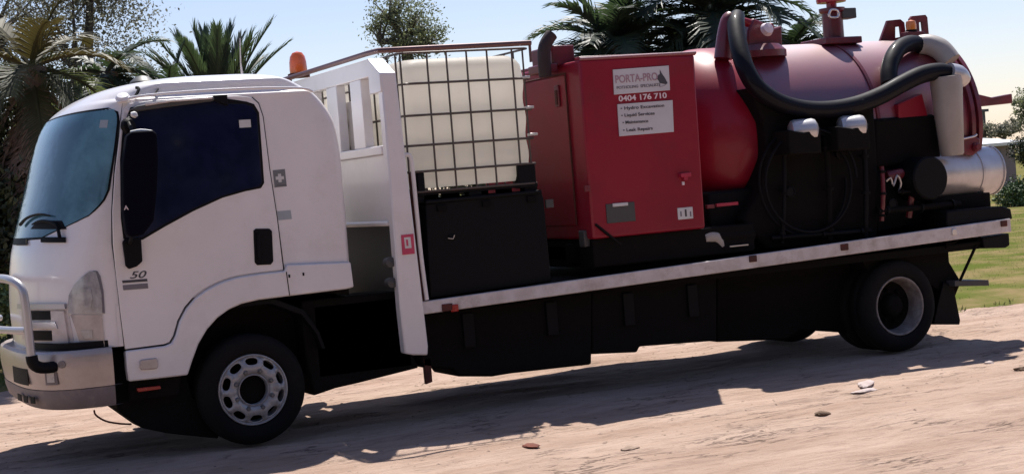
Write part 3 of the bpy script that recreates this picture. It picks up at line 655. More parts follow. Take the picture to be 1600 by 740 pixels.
#==================================================================== IBC TOTES
def tote(name, label, x0, x1, y0, y1, z0, z1, full):
    t = thing(name, label, 'water tank', ((x0+x1)/2, (y0+y1)/2, z0), 'caged plastic tanks behind the cab')
    # bottle: rounded box with a bulging skin, grid-built
    m = MB(); nz = 26; ring = []
    for i in range(nz+1):
        z = z0+.06+(z1-.045-z0-.06)*i/nz; u = i/nz
        ins = .035*(max(0, 1-u/.06)**2) + .075*(max(0, (u-.91)/.09)**2)
        wv = .006*sin(u*pi*7)
        xa, xb_, ya, yb = x0+.015+ins+wv, x1-.015-ins-wv, y0+.018+ins+wv, y1-.025-ins-wv
        if u < .2: ya += .0
        rc = .11; rr = []
        for cx, cy, a0 in ((xb_-rc, ya+rc, -90), (xb_-rc, yb-rc, 0), (xa+rc, yb-rc, 90), (xa+rc, ya+rc, 180)):
            for k in range(7):
                a = radians(a0+15*k); rr.append(Vector((cx+rc*cos(a), cy+rc*sin(a), z)))
        ring.append(rr)
    n = len(ring[0])
    # subdivide long flats lightly by dents applied to shading only
    fs = [(i*n+k, i*n+(k+1) % n, (i+1)*n+(k+1) % n, (i+1)*n+k) for i in range(nz) for k in range(n)]
    fs += [tuple(range(n))[::-1], tuple(range(nz*n, (nz+1)*n))]
    m.add([p for r in ring for p in r], fs); m.build('bottle', 'bottle', t, ang=50)
    MB().lathe([(.09, 0), (.09, .05), (.08, .06), (0, .06)], ((x0+x1)/2, (y0+y1)/2, z1-.10), (0, 0, 1), 24).build('screw_cap', 'black', t)
    # cage
    xs = [x0+.03+(x1-x0-.06)*f for f in (.02, .19, .38, .545, .705, .86, 1.0)]
    if full: xs = [P(a, 180, y0).x for a in (632, 674, 704.5, 736, 768, 807)]
    for x in xs:
        for y in (y0, y1):
            MB().tube([(x, y, z0+.02), (x, y, z1)], .0085, 6).build('cage_bar', 'steel', t)
    for k in range(6):
        y = y0+(y1-y0)*(k+.5)/6
        for x in (x0, x1): MB().tube([(x, y, z0+.02), (x, y, z1)], .0085, 6).build('cage_bar', 'steel', t)
    zz = [P(a, b, 0).z for a, b in ((720, 127), (725, 176), (733, 222), (740, 262))] if full else [z0+.25, z0+.47, z0+.7, z0+.93]
    for z in zz + [z0+.03, z1]:
        c = [(x0, y0), (x1, y0), (x1, y1), (x0, y1)]; r = .03
        pts = []
        for (ax_, ay), (sx, sy) in zip(c, ((1, 1), (-1, 1), (-1, -1), (1, -1))):
            a1, a2 = ((0, r), (r, 0)) if (sx*sy > 0) else ((r, 0), (0, r))
            pts += [(ax_+sx*a1[0], ay+sy*a1[1]-.01*0, z), (ax_+sx*a2[0], ay+sy*a2[1], z)]
        m = MB()
        pts2 = [(x0+r, y0-.009, z), (x1-r, y0-.009, z), (x1+.009, y0+r, z), (x1+.009, y1-r, z), (x1-r, y1+.009, z), (x0+r, y1+.009, z), (x0-.009, y1-r, z), (x0-.009, y0+r, z), (x0+r, y0-.009, z)]
        m.tube(pts2, .0095, 6); m.build('cage_ring', 'steel', t)
    if full:
        for a in ((820, 121), (826, 168), (832, 210)):
            c = P(*a, y0); MB().box(c.x-.03, c.x+.04, y0-.02, y0+.04, c.z-.010, c.z+.010).build('cage_clip', 'brightsteel', t, .003)
        for a, b_ in (((650, 270), (665, 306)), ((808, 258), (838, 292))):
            A, B = P(*a, y0), P(*b_, y0); MB().box(A.x, B.x, y0-.012, y0+.08, B.z, A.z).build('corner_guard', 'black', t, .008)
    # pallet
    m = MB()
    for y in (y0, (y0+y1)/2-.05, y1-.1): m.box(x0, x1, y, y+.1, z0-.055, z0-.035)
    for x in (x0, (x0+x1)/2-.06, x1-.12):
        for y in (y0, (y0+y1)/2-.05, y1-.1): m.box(x+.003, x+.117, y+.003, y+.097, z0-.036, z0+.0)
    m.box(x0-.002, x1+.002, y0-.002, y1+.002, z0+.001, z0+.03)
    m.build('pallet', 'black', t, .003)
    return t
ZT = 1.775
tote('water_tote', 'cream plastic water tote in a steel cage, the near one beside the maroon power box', 1.40, 2.52, .02, 1.10, ZT, 2.905, True)
tote('water_tote', 'cream plastic water tote in a steel cage, the far one seen through the headboard bars', 1.40, 2.52, 1.16, 2.24, ZT, 2.905, False)

#==================================================================== VACUUM UNIT
vu = thing('vacuum_unit', 'maroon vacuum tank and power box with a sign board and a black boom hose', 'vacuum tank', (4.2, 1.1, 1.1))
# skid
m = MB(); m.box(2.95, 7.3, .35, .47, 1.10, 1.26); m.box(2.95, 7.3, 1.8, 1.92, 1.10, 1.26)
for x in (3.0, 3.7, 4.5, 5.3, 6.1, 6.9): m.box(x, x+.1, .47, 1.8, 1.12, 1.24)
m.build('skid_frame', 'under', vu, .005)
MB().box(3.0, 4.6, .05, 2.1, 1.06, 1.30).build('skid_tray', 'under', vu, .01)
BX0 = 2.98
# power box: side face leans a little at the front lower corner as in the photo
side_poly = XZ([(905, 94), (1083, 85), (1090, 90), (1104, 352), (1098, 360), (946, 373), (940, 366), (930, 300)], 0.0)
box = MB().prism([(2.98, 1.30), (4.08, 1.30)]+[(4.10, 2.79), (2.98, 2.79)], .0, 2.1).build('power_box', 'red', vu, .022, seg=3)
# lip along the top and a sloping corner plate
MB().tube([(2.99, .0, 2.795), (4.11, .0, 2.805)], .014, 10).build('top_lip', 'tankred', box)
MB().box(2.99, 4.11, .0, .1, 2.785, 2.808).build('top_flange', 'red', box, .004)
MB().box(3.12, 3.9, .25, 1.9, 2.79, 2.84).build('top_hatch', 'redworn', box, .01)
# access door on the front face
A = PX(826, 126, 2.98); B = PX(884, 117, 2.98); C_ = PX(888, 330, 2.98)
MB().box(2.970, 2.984, B.y, 1.25, 1.42, B.z).build('access_door', 'red', box, .006)
gx = 2.966
MB().tube([(gx, B.y-.01, 1.42), (gx, B.y-.01, B.z+.01), (gx, 1.26, B.z+.01)], .008, 6).build('door_seal', 'rust', box)
hq = PX(873, 150, 2.97); MB().box(2.952, 2.972, hq.y-.03, hq.y+.05, hq.z-.09, hq.z+.09).build('door_handle', 'redworn', box, .006)
MB().box(2.945, 2.955, hq.y-.01, hq.y+.03, hq.z-.07, hq.z+.05).build('door_latch', 'rust', box, .003)
# small fittings on the side face
def pl(a, b, d, name, m_, y=-.0, parent=box, bev=.003):
    A, B = P(a[0], a[1], y), P(b[0], b[1], y)
    return MB().box(min(A.x, B.x), max(A.x, B.x), y-d, y+.004, min(A.z, B.z), max(A.z, B.z)).build(name, m_, parent, bev)
pl((946, 319), (993, 345), .008, 'data_plate', 'plateg')
pl((956, 318), (980, 321), .02, 'plate_edge', 'plate')
dl = pl((1058, 325), (1083, 341), .006, 'safety_label', 'plate')
pl((1062, 330), (1065, 338), .008, 'label_mark', 'inkgrey'); pl((1069, 327), (1073, 338), .008, 'label_mark', 'ink'); pl((1077, 330), (1080, 338), .008, 'label_mark', 'inkgrey')
pl((1061, 271), (1077, 276), .035, 'latch', 'capred'); pl((1066, 275), (1072, 281), .03, 'latch', 'capred'); pl((1065, 284), (1069, 289), .012, 'latch_pin', 'txtw')
pl((912, 290), (921, 299), .02, 'corner_bolt', 'redworn')
pl((1102, 320), (1114, 325), .03, 'pull_handle', 'redworn', .2); pl((1118, 318), (1152, 320), .02, 'pull_handle', 'capred', .2)
pl((851, 312), (864, 324), .02, 'grey_bracket', 'plateg', .1)
# exhaust and its cover block
ch = MB(); A = P(864, 105, .35); B = P(897, 70, .35)
MB().box(A.x, B.x, .35, .75, 2.78, B.z).build('exhaust_cover', 'redworn', vu, .012)
MB().tube([P(852, 120, .30), P(850, 92, .30), P(851, 74, .30), P(857, 61, .30), P(868, 52, .30)][:4]+[P(862, 54, .30)], .055, 14, 4).build('exhaust_pipe', 'soot', vu)
MB().box(P(850, 72, .32).x, A.x+.02, .34, .40, P(850, 78, .32).z, P(850, 71, .32).z).build('exhaust_bracket', 'redworn', vu, .004)
MB().box(P(856, 110, .32).x-.05, A.x+.02, .30, .60, 2.72, 2.795).build('exhaust_base', 'redworn', vu, .01)
# signs
sg = MB().prism(XZ([(958, 109), (1045, 102.5), (1047, 141), (960, 148)], -.012), -.012, -.001).build('sign_board', 'signw', box, .001)
MB().prism(XZ([(965, 163), (1051, 156.5), (1053, 206), (968, 213)], -.012), -.012, -.001).build('sign_board', 'signw', box, .001)
def st(s, px, py, h, w_, m_, bold=0, y=-.0135, shear=0, sl=-.075): return stext(s, px, py, py-h, w_, m_, box, y, shear, bold, sl)
st('PORTA-PRO', 962, 130, 12, 66, 'inkpink', .012)
st('POTHOLING  SPECIALISTS', 964, 139.5, 4.5, 68, 'inkgrey', .004)
st('0404 176 710', 967, 158.5, 8.5, 75, 'txtw', .012, y=-.004)
st('\u2022 Hydro Excavation', 970, 172, 5, 68, 'ink', .004)
st('\u2022 Liquid Services', 971, 183, 5, 52, 'ink', .004)
st('\u2022 Maintenance', 973, 194, 5, 40, 'ink', .004)
st('\u2022 Leak Repairs', 974, 206, 5, 46, 'ink', .004)
MB().prism(XZ([(1031, 109), (1034, 115), (1039, 122), (1043, 130), (1041, 132), (1036, 131), (1031, 130), (1029, 126), (1027, 124), (1028, 118), (1031, 116)], -.013), -.0145, -.0115).build('dog_head_mark', 'ink', box)
MB().tube([P(1030, 131, -.014), P(1031, 136, -.014), P(1038, 134, -.014), P(1041, 131, -.014)], .002, 5).build('dog_mark_line', 'inkgrey', box)

# the tank
TC = Vector((0, 1.15, 2.075)); TR = .86
x0t, x1t = 4.82, 7.30
prof = [(0, -.62)]
for k in range(1, 13):
    a = pi/2*k/12; prof.append((TR*sin(a)**.85, -.62*cos(a)))
MB().lathe(prof+[(TR, .2), (TR, .235), (TR-.02, .235)], (x0t, TC.y, TC.z), (1, 0, 0), 96).build('tank_head', 'red', vu, ang=40)  # shell's paint swapped for a low-coat red to imitate shade from machinery above
prof = [(TR-.02, .24), (TR, .24), (TR, x1t-x0t-.05), (TR, x1t-x0t)]
for k in range(1, 9):
    a = pi/2*k/8; prof.append((TR*cos(a) if k < 8 else 0, x1t-x0t+.22*sin(a)))
tank = MB().lathe(prof, (x0t, TC.y, TC.z), (1, 0, 0), 96).build('tank_shell', 'tankred', vu, ang=40)
for xx, rr_, ww in ((7.28, TR+.045, .05), (7.36, TR+.05, .05), (5.04, TR+.012, .035), (6.2, TR+.012, .04)):
    MB().lathe([(TR-.03, 0), (rr_, 0), (rr_, ww), (TR-.03, ww)], (xx, TC.y, TC.z), (1, 0, 0), 96, closed=True).build('tank_ring', 'redworn', vu, .004)
# cradle saddles
for xx in (5.3, 6.6): MB().prismx([(.35, 1.2), (1.95, 1.2), (1.95, 1.6), (1.6, 1.35), (.7, 1.35), (.35, 1.6)], xx, xx+.1).build('saddle', 'redworn', vu, .006)
# filler column on top
c = P(1304, 75, 1.0); top = P(1304, 18, 1.0)
MB().lathe([(.115, -.12), (.115, 0), (.10, .01), (.10, top.z-c.z-.02), (.125, top.z-c.z-.0), (.125, top.z-c.z+.03), (.0, top.z-c.z+.03)], (c.x, 1.0, c.z), (0, 0, 1), 28).build('float_column', 'redworn', vu)
MB().lathe([(0, 0), (.05, 0), (.05, .05), (.14, .055), (.145, .09), (.12, .12), (.06, .13), (.06, .18), (0, .18)], (c.x-.0, 1.0, top.z+.03), (0, 0, 1), 28).build('column_cap', 'capred', vu)
A = P(1312, 30, .95); B = P(1333, 13, .95); MB().box(A.x, B.x, .9, 1.05, A.z, B.z).build('clamp_block', 'plateg', vu, .01)
c2 = P(1302, 22, .86); MB().tube([c2+Vector((-.05, 0, 0)), c2+Vector((-.02, 0, .04)), c2+Vector((.05, 0, .03)), c2+Vector((.05, 0, -.03)), c2+Vector((-.04, 0, -.03)), c2+Vector((-.05, 0, 0))], .012, 8, 3).build('clamp_ring', 'brightsteel', vu)
MB().box(c.x-.22, c.x+.20, .82, 1.25, 2.90, 2.965).build('column_base', 'redworn', vu, .01)
# lifting lugs with windows
def lug(outer, hole, y):
    b = bmesh.new(); es = []
    for poly in (outer, hole):
        vs = [b.verts.new(P(a, c, y)) for a, c in poly]; es += [b.edges.new((vs[i], vs[(i+1) % len(vs)])) for i in range(len(vs))]
    bmesh.ops.triangle_fill(b, edges=es); bmesh.ops.recalc_face_normals(b, faces=b.faces)
    off = Vector((4.2, 1.1, 1.1))
    for v in b.verts: v.co -= off
    me = bpy.data.meshes.new('lifting_lug'); b.to_mesh(me); b.free(); me.materials.append(M['redworn'])
    o = bpy.data.objects.new('lifting_lug', me); COL.objects.link(o); o.parent = vu
    md = o.modifiers.new('thick', 'SOLIDIFY'); md.thickness = .03
lug([(1372, 66), (1384, 33), (1404, 31), (1410, 36), (1414, 64)], [(1396, 60), (1396, 43), (1404, 42), (1406, 58)], 1.1)
lug([(1414, 64), (1419, 30), (1422, 26), (1443, 24), (1446, 28), (1449, 62)], [(1434, 52), (1433, 36), (1438, 35), (1440, 52)], 1.0)
c = P(1424, 47, .9)
bl = MB().lathe([(0, -.0), (.055, 0), (.055, .02), (0, .02)], c-Vector((0, 0, .02)), (0, 0, 1), 20).build('beacon_base', 'black', vu)
MB().lathe([(.05, 0), (.052, .05), (.045, .085), (0, .10)], c, (0, 0, 1), 20).build('beacon_lens', 'amber', bl)
MB().box(c.x-.1, c.x+.12, .85, .95, 2.9, c.z-.02).build('beacon_stand', 'redworn', vu, .006)
# hose boom pivot
def PP(l, y): return [P(a, b, y) for a, b in l]
MB().tube([P(1130, 92, .62), P(1133, 60, .62), P(1138, 34, .62), P(1143, 26, .62)], [.085, .08, .075, .06], 16, 3).build('boom_post', 'redworn', vu)
MB().lathe([(0, 0), (.26, 0), (.26, .06), (.2, .12), (0, .12)], P(1185, 88, .75)-Vector((0, 0, .02)), (0, 0, 1), 32).build('slewing_base', 'redworn', vu)
MB().prism(XZ([(1158, 85), (1160, 50), (1168, 30), (1182, 36), (1200, 46), (1213, 42), (1214, 84)], .75), .65, .95).build('slewing_bracket', 'redworn', vu, .02)
MB().tube([P(1160, 32, .7), P(1178, 40, .7), P(1196, 46, .7), P(1206, 40, .7)], [.03, .05, .05, .03], 12, 3).build('boom_ram', 'red', vu)
MB().lathe([(0, 0), (.05, 0), (.065, .02), (.05, .06), (0, .07)], P(1196, 48, .6), (0, -1, .3), 18).build('ram_pin', 'txtw', vu)
# the big black hose slung across the tank
hp = [P(1152, 26, .62), P(1150, 40, .50), P(1154, 70, .34), P(1164, 105, .2), P(1182, 136, .12), P(1212, 158, .1), P(1250, 170, .1), P(1292, 172, .1), P(1335, 165, .1), P(1375, 150, .1), P(1410, 131, .1), P(1440, 117, .1), P(1468, 112, .1), P(1490, 117, .1)]
MB().tube(hp, [.07]+[.082]*12+[.075], 20, 8).build('suction_hose', 'hose', vu)
# wide dark sleeve at its left bend
# loop at the tank end
MB().tube([P(1444, 73, .62), P(1425, 68, .58), P(1406, 75, .50), P(1394, 92, .42), P(1389, 112, .36), P(1390, 132, .3)], [.08]*6, 16, 6).build('outlet_hose', 'hose', vu)
MB().tube([P(1436, 70, .62), P(1452, 70, .56), P(1470, 78, .48), P(1486, 96, .40)], [.09, .10, .105, .10], 18, 5).build('outlet_pipe', 'beige', vu)
# grey duct at the tank end
MB().tube([P(1482, 114, .08), P(1496, 118, .08), P(1504, 126, .1)], [.095, .10, .085], 18, 4).build('duct_elbow', 'alu', vu)
MB().lathe([(0, 0), (.098, 0), (.11, .02), (.150, P(1478, 128, .1).z-P(1488, 243, .1).z), (.145, P(1478, 120, .1).z-P(1488, 243, .1).z), (0, P(1478, 118, .1).z-P(1488, 243, .1).z)], P(1488, 243, .1), (-.02, 0, 1), 32).build('drop_duct', 'beige', vu)
# rear door arm and tail fittings
MB().prism(XZ([(1505, 148), (1520, 147), (1545, 153), (1576, 147), (1577, 162), (1520, 168), (1506, 170)], .5), .45, .55).build('door_arm', 'redworn', vu, .008)
MB().prism(XZ([(1500, 215), (1524, 212), (1532, 218), (1530, 236), (1520, 243), (1502, 240)], .2), .2, .5).build('tail_bracket', 'redworn', vu, .01)
MB().lathe([(0, 0), (.04, 0), (.045, .02), (.03, .05), (0, .05)], P(1524, 230, .2), (0, -1, 0), 14).build('bracket_knob', 'redworn', vu)
MB().tube([P(1504, 217, .18), P(1522, 213, .18), P(1526, 210, .18)], .010, 8, 2).build('lever', 'brightsteel', vu)
# dark machinery in front of the tank
MB().prism(XZ([(1105, 300), (1200, 290), (1200, 390), (1110, 400)], .3), .3, .9).build('blower_housing', 'black', vu, .03, seg=3)
MB().tube([P(1098, 372, .1), P(1108, 370, .1), P(1118, 372, .1), P(1126, 386, .1)], [.06, .065, .065, .05], 14, 3).build('silver_elbow', 'beige', vu)
MB().tube([P(1120, 370, .1), P(1175, 366, .1)], .06, 14).build('dark_pipe', 'under', vu)
MB().tube([P(1140, 385, .02), P(1169, 382, .02)], .007, 6).build('grab_rod', 'brightsteel', vu)
MB().tube([P(930, 350, .0), P(950, 366, -.02), P(970, 382, .0)], .012, 6, 3).build('black_cable', 'black', vu)
MB().box(P(912, 365, .1).x, P(926, 365, .1).x, .1, .2, P(912, 386, .1).z, P(912, 360, .1).z).build('grey_stay', 'plateg', vu, .01)
# pump cylinders, pale to give bright sunlit tops; added dark blocks cover the rest
def drumv(px, py, r, h, m_, name, y=.25):
    c = P(px, py, y); MB().lathe([(0, 0), (r, 0), (r, h*.85), (r*.9, h*.95), (r*.6, h), (0, h)], c-Vector((0, 0, h)), (0, 0, 1), 28).build(name, m_, vu)
for px_, py_ in ((1256, 205), (1332, 199)):
    c = P(px_, py_, -.02)
    MB().lathe([(0, 0), (.07, .0), (.10, .02), (.11, .05), (.11, .20), (.10, .23), (.07, .25), (0, .25)], (c.x-.10, .06, c.z), (.8, -.32, .0), 32).build('air_cylinder', 'alu', vu)
    MB().prism(XZ([(px_-24, py_-2), (px_+2, py_+2), (px_+26, py_-6), (px_+28, py_+34), (px_-22, py_+36)], -.10), -.10, .16).build('cylinder_shade_block', 'under', vu, .012)  # dark block added over the cylinder's lower half in place of shade
MB().prism(XZ([(1172, 135), (1205, 160), (1240, 173), (1290, 178), (1345, 168), (1366, 160), (1372, 250), (1372, 378), (1200, 390), (1160, 345), (1188, 300), (1199, 245), (1194, 190)], .16), .16, .5).build('water_box', 'under', vu, .03, seg=3)
MB().prism(XZ([(1402, 163), (1440, 146), (1450, 184), (1404, 188)], .26), .25, .5).build('tank_bracket', 'red', vu, .01)
MB().prism(XZ([(1366, 186), (1462, 178), (1472, 250), (1368, 262)], .24), .24, .5).build('side_locker', 'under', vu, .03)
MB().prism(XZ([(1360, 255), (1500, 245), (1515, 325), (1530, 330), (1370, 365)], .3), .3, .6).build('pump_housing', 'black', vu, .03)
for a, b, L in ((1392, 268, .16), (1415, 262, .2)):
    c = P(a, b, .2); MB().lathe([(0, 0), (.045, 0), (.05, .02), (.05, L-.02), (.04, L), (0, L)], c-Vector((.05, 0, .04)), (1, -.3, .1), 16).build('valve_body', 'redworn', vu)
MB().tube([P(1385, 283, .15), P(1392, 278, .12), P(1396, 290, .12), P(1402, 274, .12), P(1408, 286, .12), P(1404, 300, .15)], .010, 8, 3).build('valve_lever', 'alu', vu)
MB().tube([P(1430, 268, .15), P(1425, 300, .15), P(1420, 340, .18)], .03, 10, 3).build('valve_pipe', 'redworn', vu)

# pipework lost in the shade: manifolds, flanges, gauges, clamps
rc_ = random.Random(5)
for (a0, b0, a1, b1, r_, mm) in ((1205, 372, 1360, 360, .022, 'black'), (1372, 330, 1500, 318, .028, 'under'), (1378, 345, 1378, 260, .020, 'redworn'), (1350, 230, 1352, 372, .024, 'black'), (1225, 225, 1222, 380, .018, 'black'), (1290, 215, 1296, 375, .026, 'under'), (1402, 300, 1470, 296, .016, 'black')):
    p0, p1 = P(a0, b0, .10), P(a1, b1, .10); MB().tube([p0, p0.lerp(p1, .5)+Vector((0, -.02, 0)), p1], r_, 10, 3).build('pipe', mm, vu)
    for f in (.1, .5, .9):
        q_ = p0.lerp(p1, f); MB().lathe([(0, -.012), (r_*1.7, -.012), (r_*1.7, .012), (0, .012)], q_+Vector((0, -.015*(f == .5), 0)), (p1-p0), 12).build('flange', 'under' if rc_.random() < .3 else 'black', vu)
for a0, b0 in ((1392, 318), (1310, 240), (1232, 300)):
    MB().lathe([(0, 0), (.045, 0), (.05, .01), (.05, .035), (.04, .04), (.038, .034), (0, .034)], P(a0, b0, .12), (0, -1, 0), 20).build('gauge', 'black', vu)
# hinges and clasps on the deck box and on the lower trays
for a0, b0 in ((690, 324), (760, 317), (830, 310)):
    c = P(a0, b0, 0); MB().box(c.x-.04, c.x+.04, -.016, 0, c.z-.03, c.z+.02).build('hinge', 'under', bxo, .003)
for a0, b0 in ((730, 500), (860, 482), (980, 468), (1080, 455)):
    c = P(a0, b0, .1); MB().box(c.x-.05, c.x+.05, .075, .1, c.z-.22, c.z+.06).build('hanger_strap', 'black', truck, .006)
# coils of black hose hung in front of the machinery
def coil(px, py, r, y, n, label, tube_r=.045):
    c = P(px, py, y); m = MB(); pts = []
    N = n*40
    for k in range(N+1):
        a = 2*pi*k/40; rr = r*(1+.02*sin(k*.37)) - .01*sin(k/40*3)
        pts.append(Vector((c.x+rr*cos(a)*(1+.02*sin(k/9)), y+.085*n*(k/N-.5)+.01*sin(k/7), c.z+rr*sin(a))))
    o = bpy.data.objects.new('hose_coil', None)
    m.tube(pts, tube_r, 10)
    t = m.build('hose_coil', 'coil'); tag(t, label, 'hose'); return t
coil(1262, 283, .47, .06, 2, 'large loop of black hose in the shade under the slung hose', .012)
MB().lathe([(0, 0), (.185, 0), (.20, .015), (.20, .5), (0, .5)], P(1455, 278, -.02), (0, 1, 0), 40).build('fan_housing', 'black', vu)
# silver barrel lying across the tail of the deck
ba = P(1440, 277, .45); bb_ = P(1576, 268, .45)
A = Vector((6.72, .40, 1.575)); r = .235
prof = [(0, .02), (.2, .02), (.2, 0), (r+.008, 0), (r+.008, .02), (r, .03), (r, .33), (r+.008, .345), (r, .36), (r, .62), (r+.008, .635), (r, .65), (r, .97), (r+.008, .98), (r+.008, 1.0), (.2, 1.0), (.2, .98), (0, .98)]
brl = thing('barrel', 'silver painted steel barrel lying on its side on the tail of the deck', 'barrel', A)
MB().lathe([(0, .02), (.21, .02), (r, .0), (r, .82), (r-.01, .86), (r-.05, .91), (r-.12, .935), (0, .94)], A, (1, 0, 0), 48).build('drum_body', 'alu', brl, ang=50)
MB().lathe([(r-.002, 0), (r+.007, .004), (r+.007, .03), (r-.002, .034)], A+Vector((.58, 0, 0)), (1, 0, 0), 48, closed=True).build('strap', 'alu', brl)
MB().lathe([(r-.002, 0), (r+.006, .003), (r+.006, .02), (r-.002, .024)], A+Vector((.84, 0, 0)), (1, 0, 0), 48, closed=True).build('strap', 'alu', brl)
MB().box(6.7, 7.4, .2, .62, 1.10, 1.37).build('barrel_cradle', 'under', vu, .01)

#==================================================================== GROUND
def nz(x, y, s, seed=0): return noise.noise(Vector((x*s, y*s, seed*7.3)))
def verge(x, y):  # y of the grass edge
    e = 6.4 if x < 3 else (6.4-(x-3)*.8 if x < 8 else 2.4)
    return e+.5*nz(x, y*.5, .8, 3)+.4*nz(x, y, 2.1, 4)
def gz(x, y):
    d = 1.0 if abs(y) < 12 and -12 < x < 18 else 0
    h = .022*nz(x*.7, y*2.2, .8, 1)+.010*nz(x*.6, y*2, 3.1, 2)
    h += .035*max(0, nz(x*.35+y*.5, y*2.4, 2.4, 5)-.12) - .02*max(0, nz(x*.5, y*2.0, 3.3, 8)-.25)
    h += .005*nz(x, y*1.6, 9, 6)
    return h-.012
def axis(a, b, fine0, fine1, df, grow=1.18):
    v = []; x = fine0
    while x <= fine1: v.append(x); x += df
    s = df; x = fine0
    lo = []
    while x > a: s *= grow; x -= s; lo.append(x)
    s = df; x = v[-1]; hi = []
    while x < b: s *= grow; x += s; hi.append(x)
    return lo[::-1]+v+hi
def sheet(name, xs, ys, m_, zf, keep=None):
    vs = [(x, y, zf(x, y)) for y in ys for x in xs]; n = len(xs)
    fs = [(j*n+i, j*n+i+1, (j+1)*n+i+1, (j+1)*n+i) for j in range(len(ys)-1) for i in range(n-1) if keep is None or keep(xs[i], ys[j])]
    me = bpy.data.meshes.new(name); me.from_pydata(vs, [], fs); me.update(); me.shade_smooth(); me.materials.append(m_)
    o = bpy.data.objects.new(name, me); COL.objects.link(o); o['kind'] = 'structure'; return o
def sandmat():
    m = bpy.data.materials.new('dry_sandy_dirt'); m.use_nodes = True; t = m.node_tree; b = t.nodes['Principled BSDF']
    b.inputs['Roughness'].default_value = .95; b.inputs['Specular IOR Level'].default_value = .15
    tc = t.nodes.new('ShaderNodeTexCoord'); mp = t.nodes.new('ShaderNodeMapping'); mp.inputs['Scale'].default_value = (.45, 1.5, 1); mp.inputs['Rotation'].default_value = (0, 0, -.12)
    t.links.new(tc.outputs['Object'], mp.inputs[0])
    def N(sc, det, ro, src): 
        n = t.nodes.new('ShaderNodeTexNoise'); n.inputs['Scale'].default_value = sc; n.inputs['Detail'].default_value = det; n.inputs['Roughness'].default_value = ro
        t.links.new(src, n.inputs['Vector']); return n
    n1 = N(1.1, 7, .6, mp.outputs[0]); n2 = N(7, 8, .7, mp.outputs[0]); n3 = N(60, 6, .7, tc.outputs['Object'])
    r1 = t.nodes.new('ShaderNodeValToRGB'); e = r1.color_ramp.elements
    e[0].position = .3; e[0].color = (.35, .238, .18, 1); e[1].position = .68; e[1].color = (.50, .368, .295, 1)
    t.links.new(n1.outputs[0], r1.inputs[0])
    r2 = t.nodes.new('ShaderNodeValToRGB'); e = r2.color_ramp.elements
    e[0].position = .28; e[0].color = (.50, .44, .40, 1); e[1].position = .52; e[1].color = (1, 1, 1, 1)
    t.links.new(n2.outputs[0], r2.inputs[0])
    mx = t.nodes.new('ShaderNodeMixRGB'); mx.blend_type = 'MULTIPLY'; mx.inputs[0].default_value = .55
    t.links.new(r1.outputs[0], mx.inputs[1]); t.links.new(r2.outputs[0], mx.inputs[2])
    # cracks / scrape lines
    vo = t.nodes.new('ShaderNodeTexNoise'); vo.inputs['Scale'].default_value = 2.6; vo.inputs['Detail'].default_value = 6; vo.inputs['Roughness'].default_value = .62
    t.links.new(mp.outputs[0], vo.inputs['Vector'])
    ab = t.nodes.new('ShaderNodeMath'); ab.operation = 'SUBTRACT'; ab.inputs[1].default_value = .5; t.links.new(vo.outputs[0], ab.inputs[0])
    ab2 = t.nodes.new('ShaderNodeMath'); ab2.operation = 'ABSOLUTE'; t.links.new(ab.outputs[0], ab2.inputs[0])
    rr = t.nodes.new('ShaderNodeValToRGB'); e = rr.color_ramp.elements; e[0].position = 0; e[0].color = (0, 0, 0, 1); e[1].position = .017; e[1].color = (1, 1, 1, 1)
    t.links.new(ab2.outputs[0], rr.inputs[0])
    # keep only some of them
    nm = N(.9, 3, .5, tc.outputs['Object']); rm = t.nodes.new('ShaderNodeValToRGB'); e = rm.color_ramp.elements; e[0].position = .50; e[1].position = .62
    t.links.new(nm.outputs[0], rm.inputs[0])
    mk = t.nodes.new('ShaderNodeMixRGB'); mk.inputs[1].default_value = (1, 1, 1, 1); t.links.new(rm.outputs[0], mk.inputs[0]); t.links.new(rr.outputs[0], mk.inputs[2])
    mc = t.nodes.new('ShaderNodeMixRGB'); mc.blend_type = 'MULTIPLY'; mc.inputs[0].default_value = .5; t.links.new(mx.outputs[0], mc.inputs[1]); t.links.new(mk.outputs[0], mc.inputs[2])
    t.links.new(mc.outputs[0], b.inputs['Base Color'])
    a1 = t.nodes.new('ShaderNodeMath'); a1.operation = 'MULTIPLY_ADD'; a1.inputs[1].default_value = .25; t.links.new(n3.outputs[0], a1.inputs[0]); t.links.new(n2.outputs[0], a1.inputs[2])
    a2 = t.nodes.new('ShaderNodeMath'); a2.operation = 'MULTIPLY_ADD'; a2.inputs[1].default_value = .35; t.links.new(mk.outputs[0], a2.inputs[0]); t.links.new(a1.outputs[0], a2.inputs[2])
    bp = t.nodes.new('ShaderNodeBump'); bp.inputs['Strength'].default_value = 1.0; bp.inputs['Distance'].default_value = .04
    t.links.new(a2.outputs[0], bp.inputs['Height']); t.links.new(bp.outputs[0], b.inputs['Normal'])
    return m
GM = sandmat()
xs = axis(-300, 500, -5, 13, .05); ys = axis(-120, 600, -3.2, 9, .045)
ground = sheet('sand_ground', xs, ys, GM, gz)
GR = mat('worn_grass_soil', (.09, .11, .026), .9, col2=(.21, .16, .08), nscale=.9, detail=8, bump=.6, bscale=25, spec=.0, lo=.38, hi=.6)
gx_ = axis(-300, 500, -4, 30, .25, 1.25); gy_ = axis(1.5, 600, 1.6, 12, .12, 1.2)
grass_sheet = sheet('grass_ground', gx_, gy_, GR, lambda x, y: gz(x, y)+ (min(.004+max(0, (y-verge(x, y)))*.04, .05) if y > verge(x, y) else -.05))
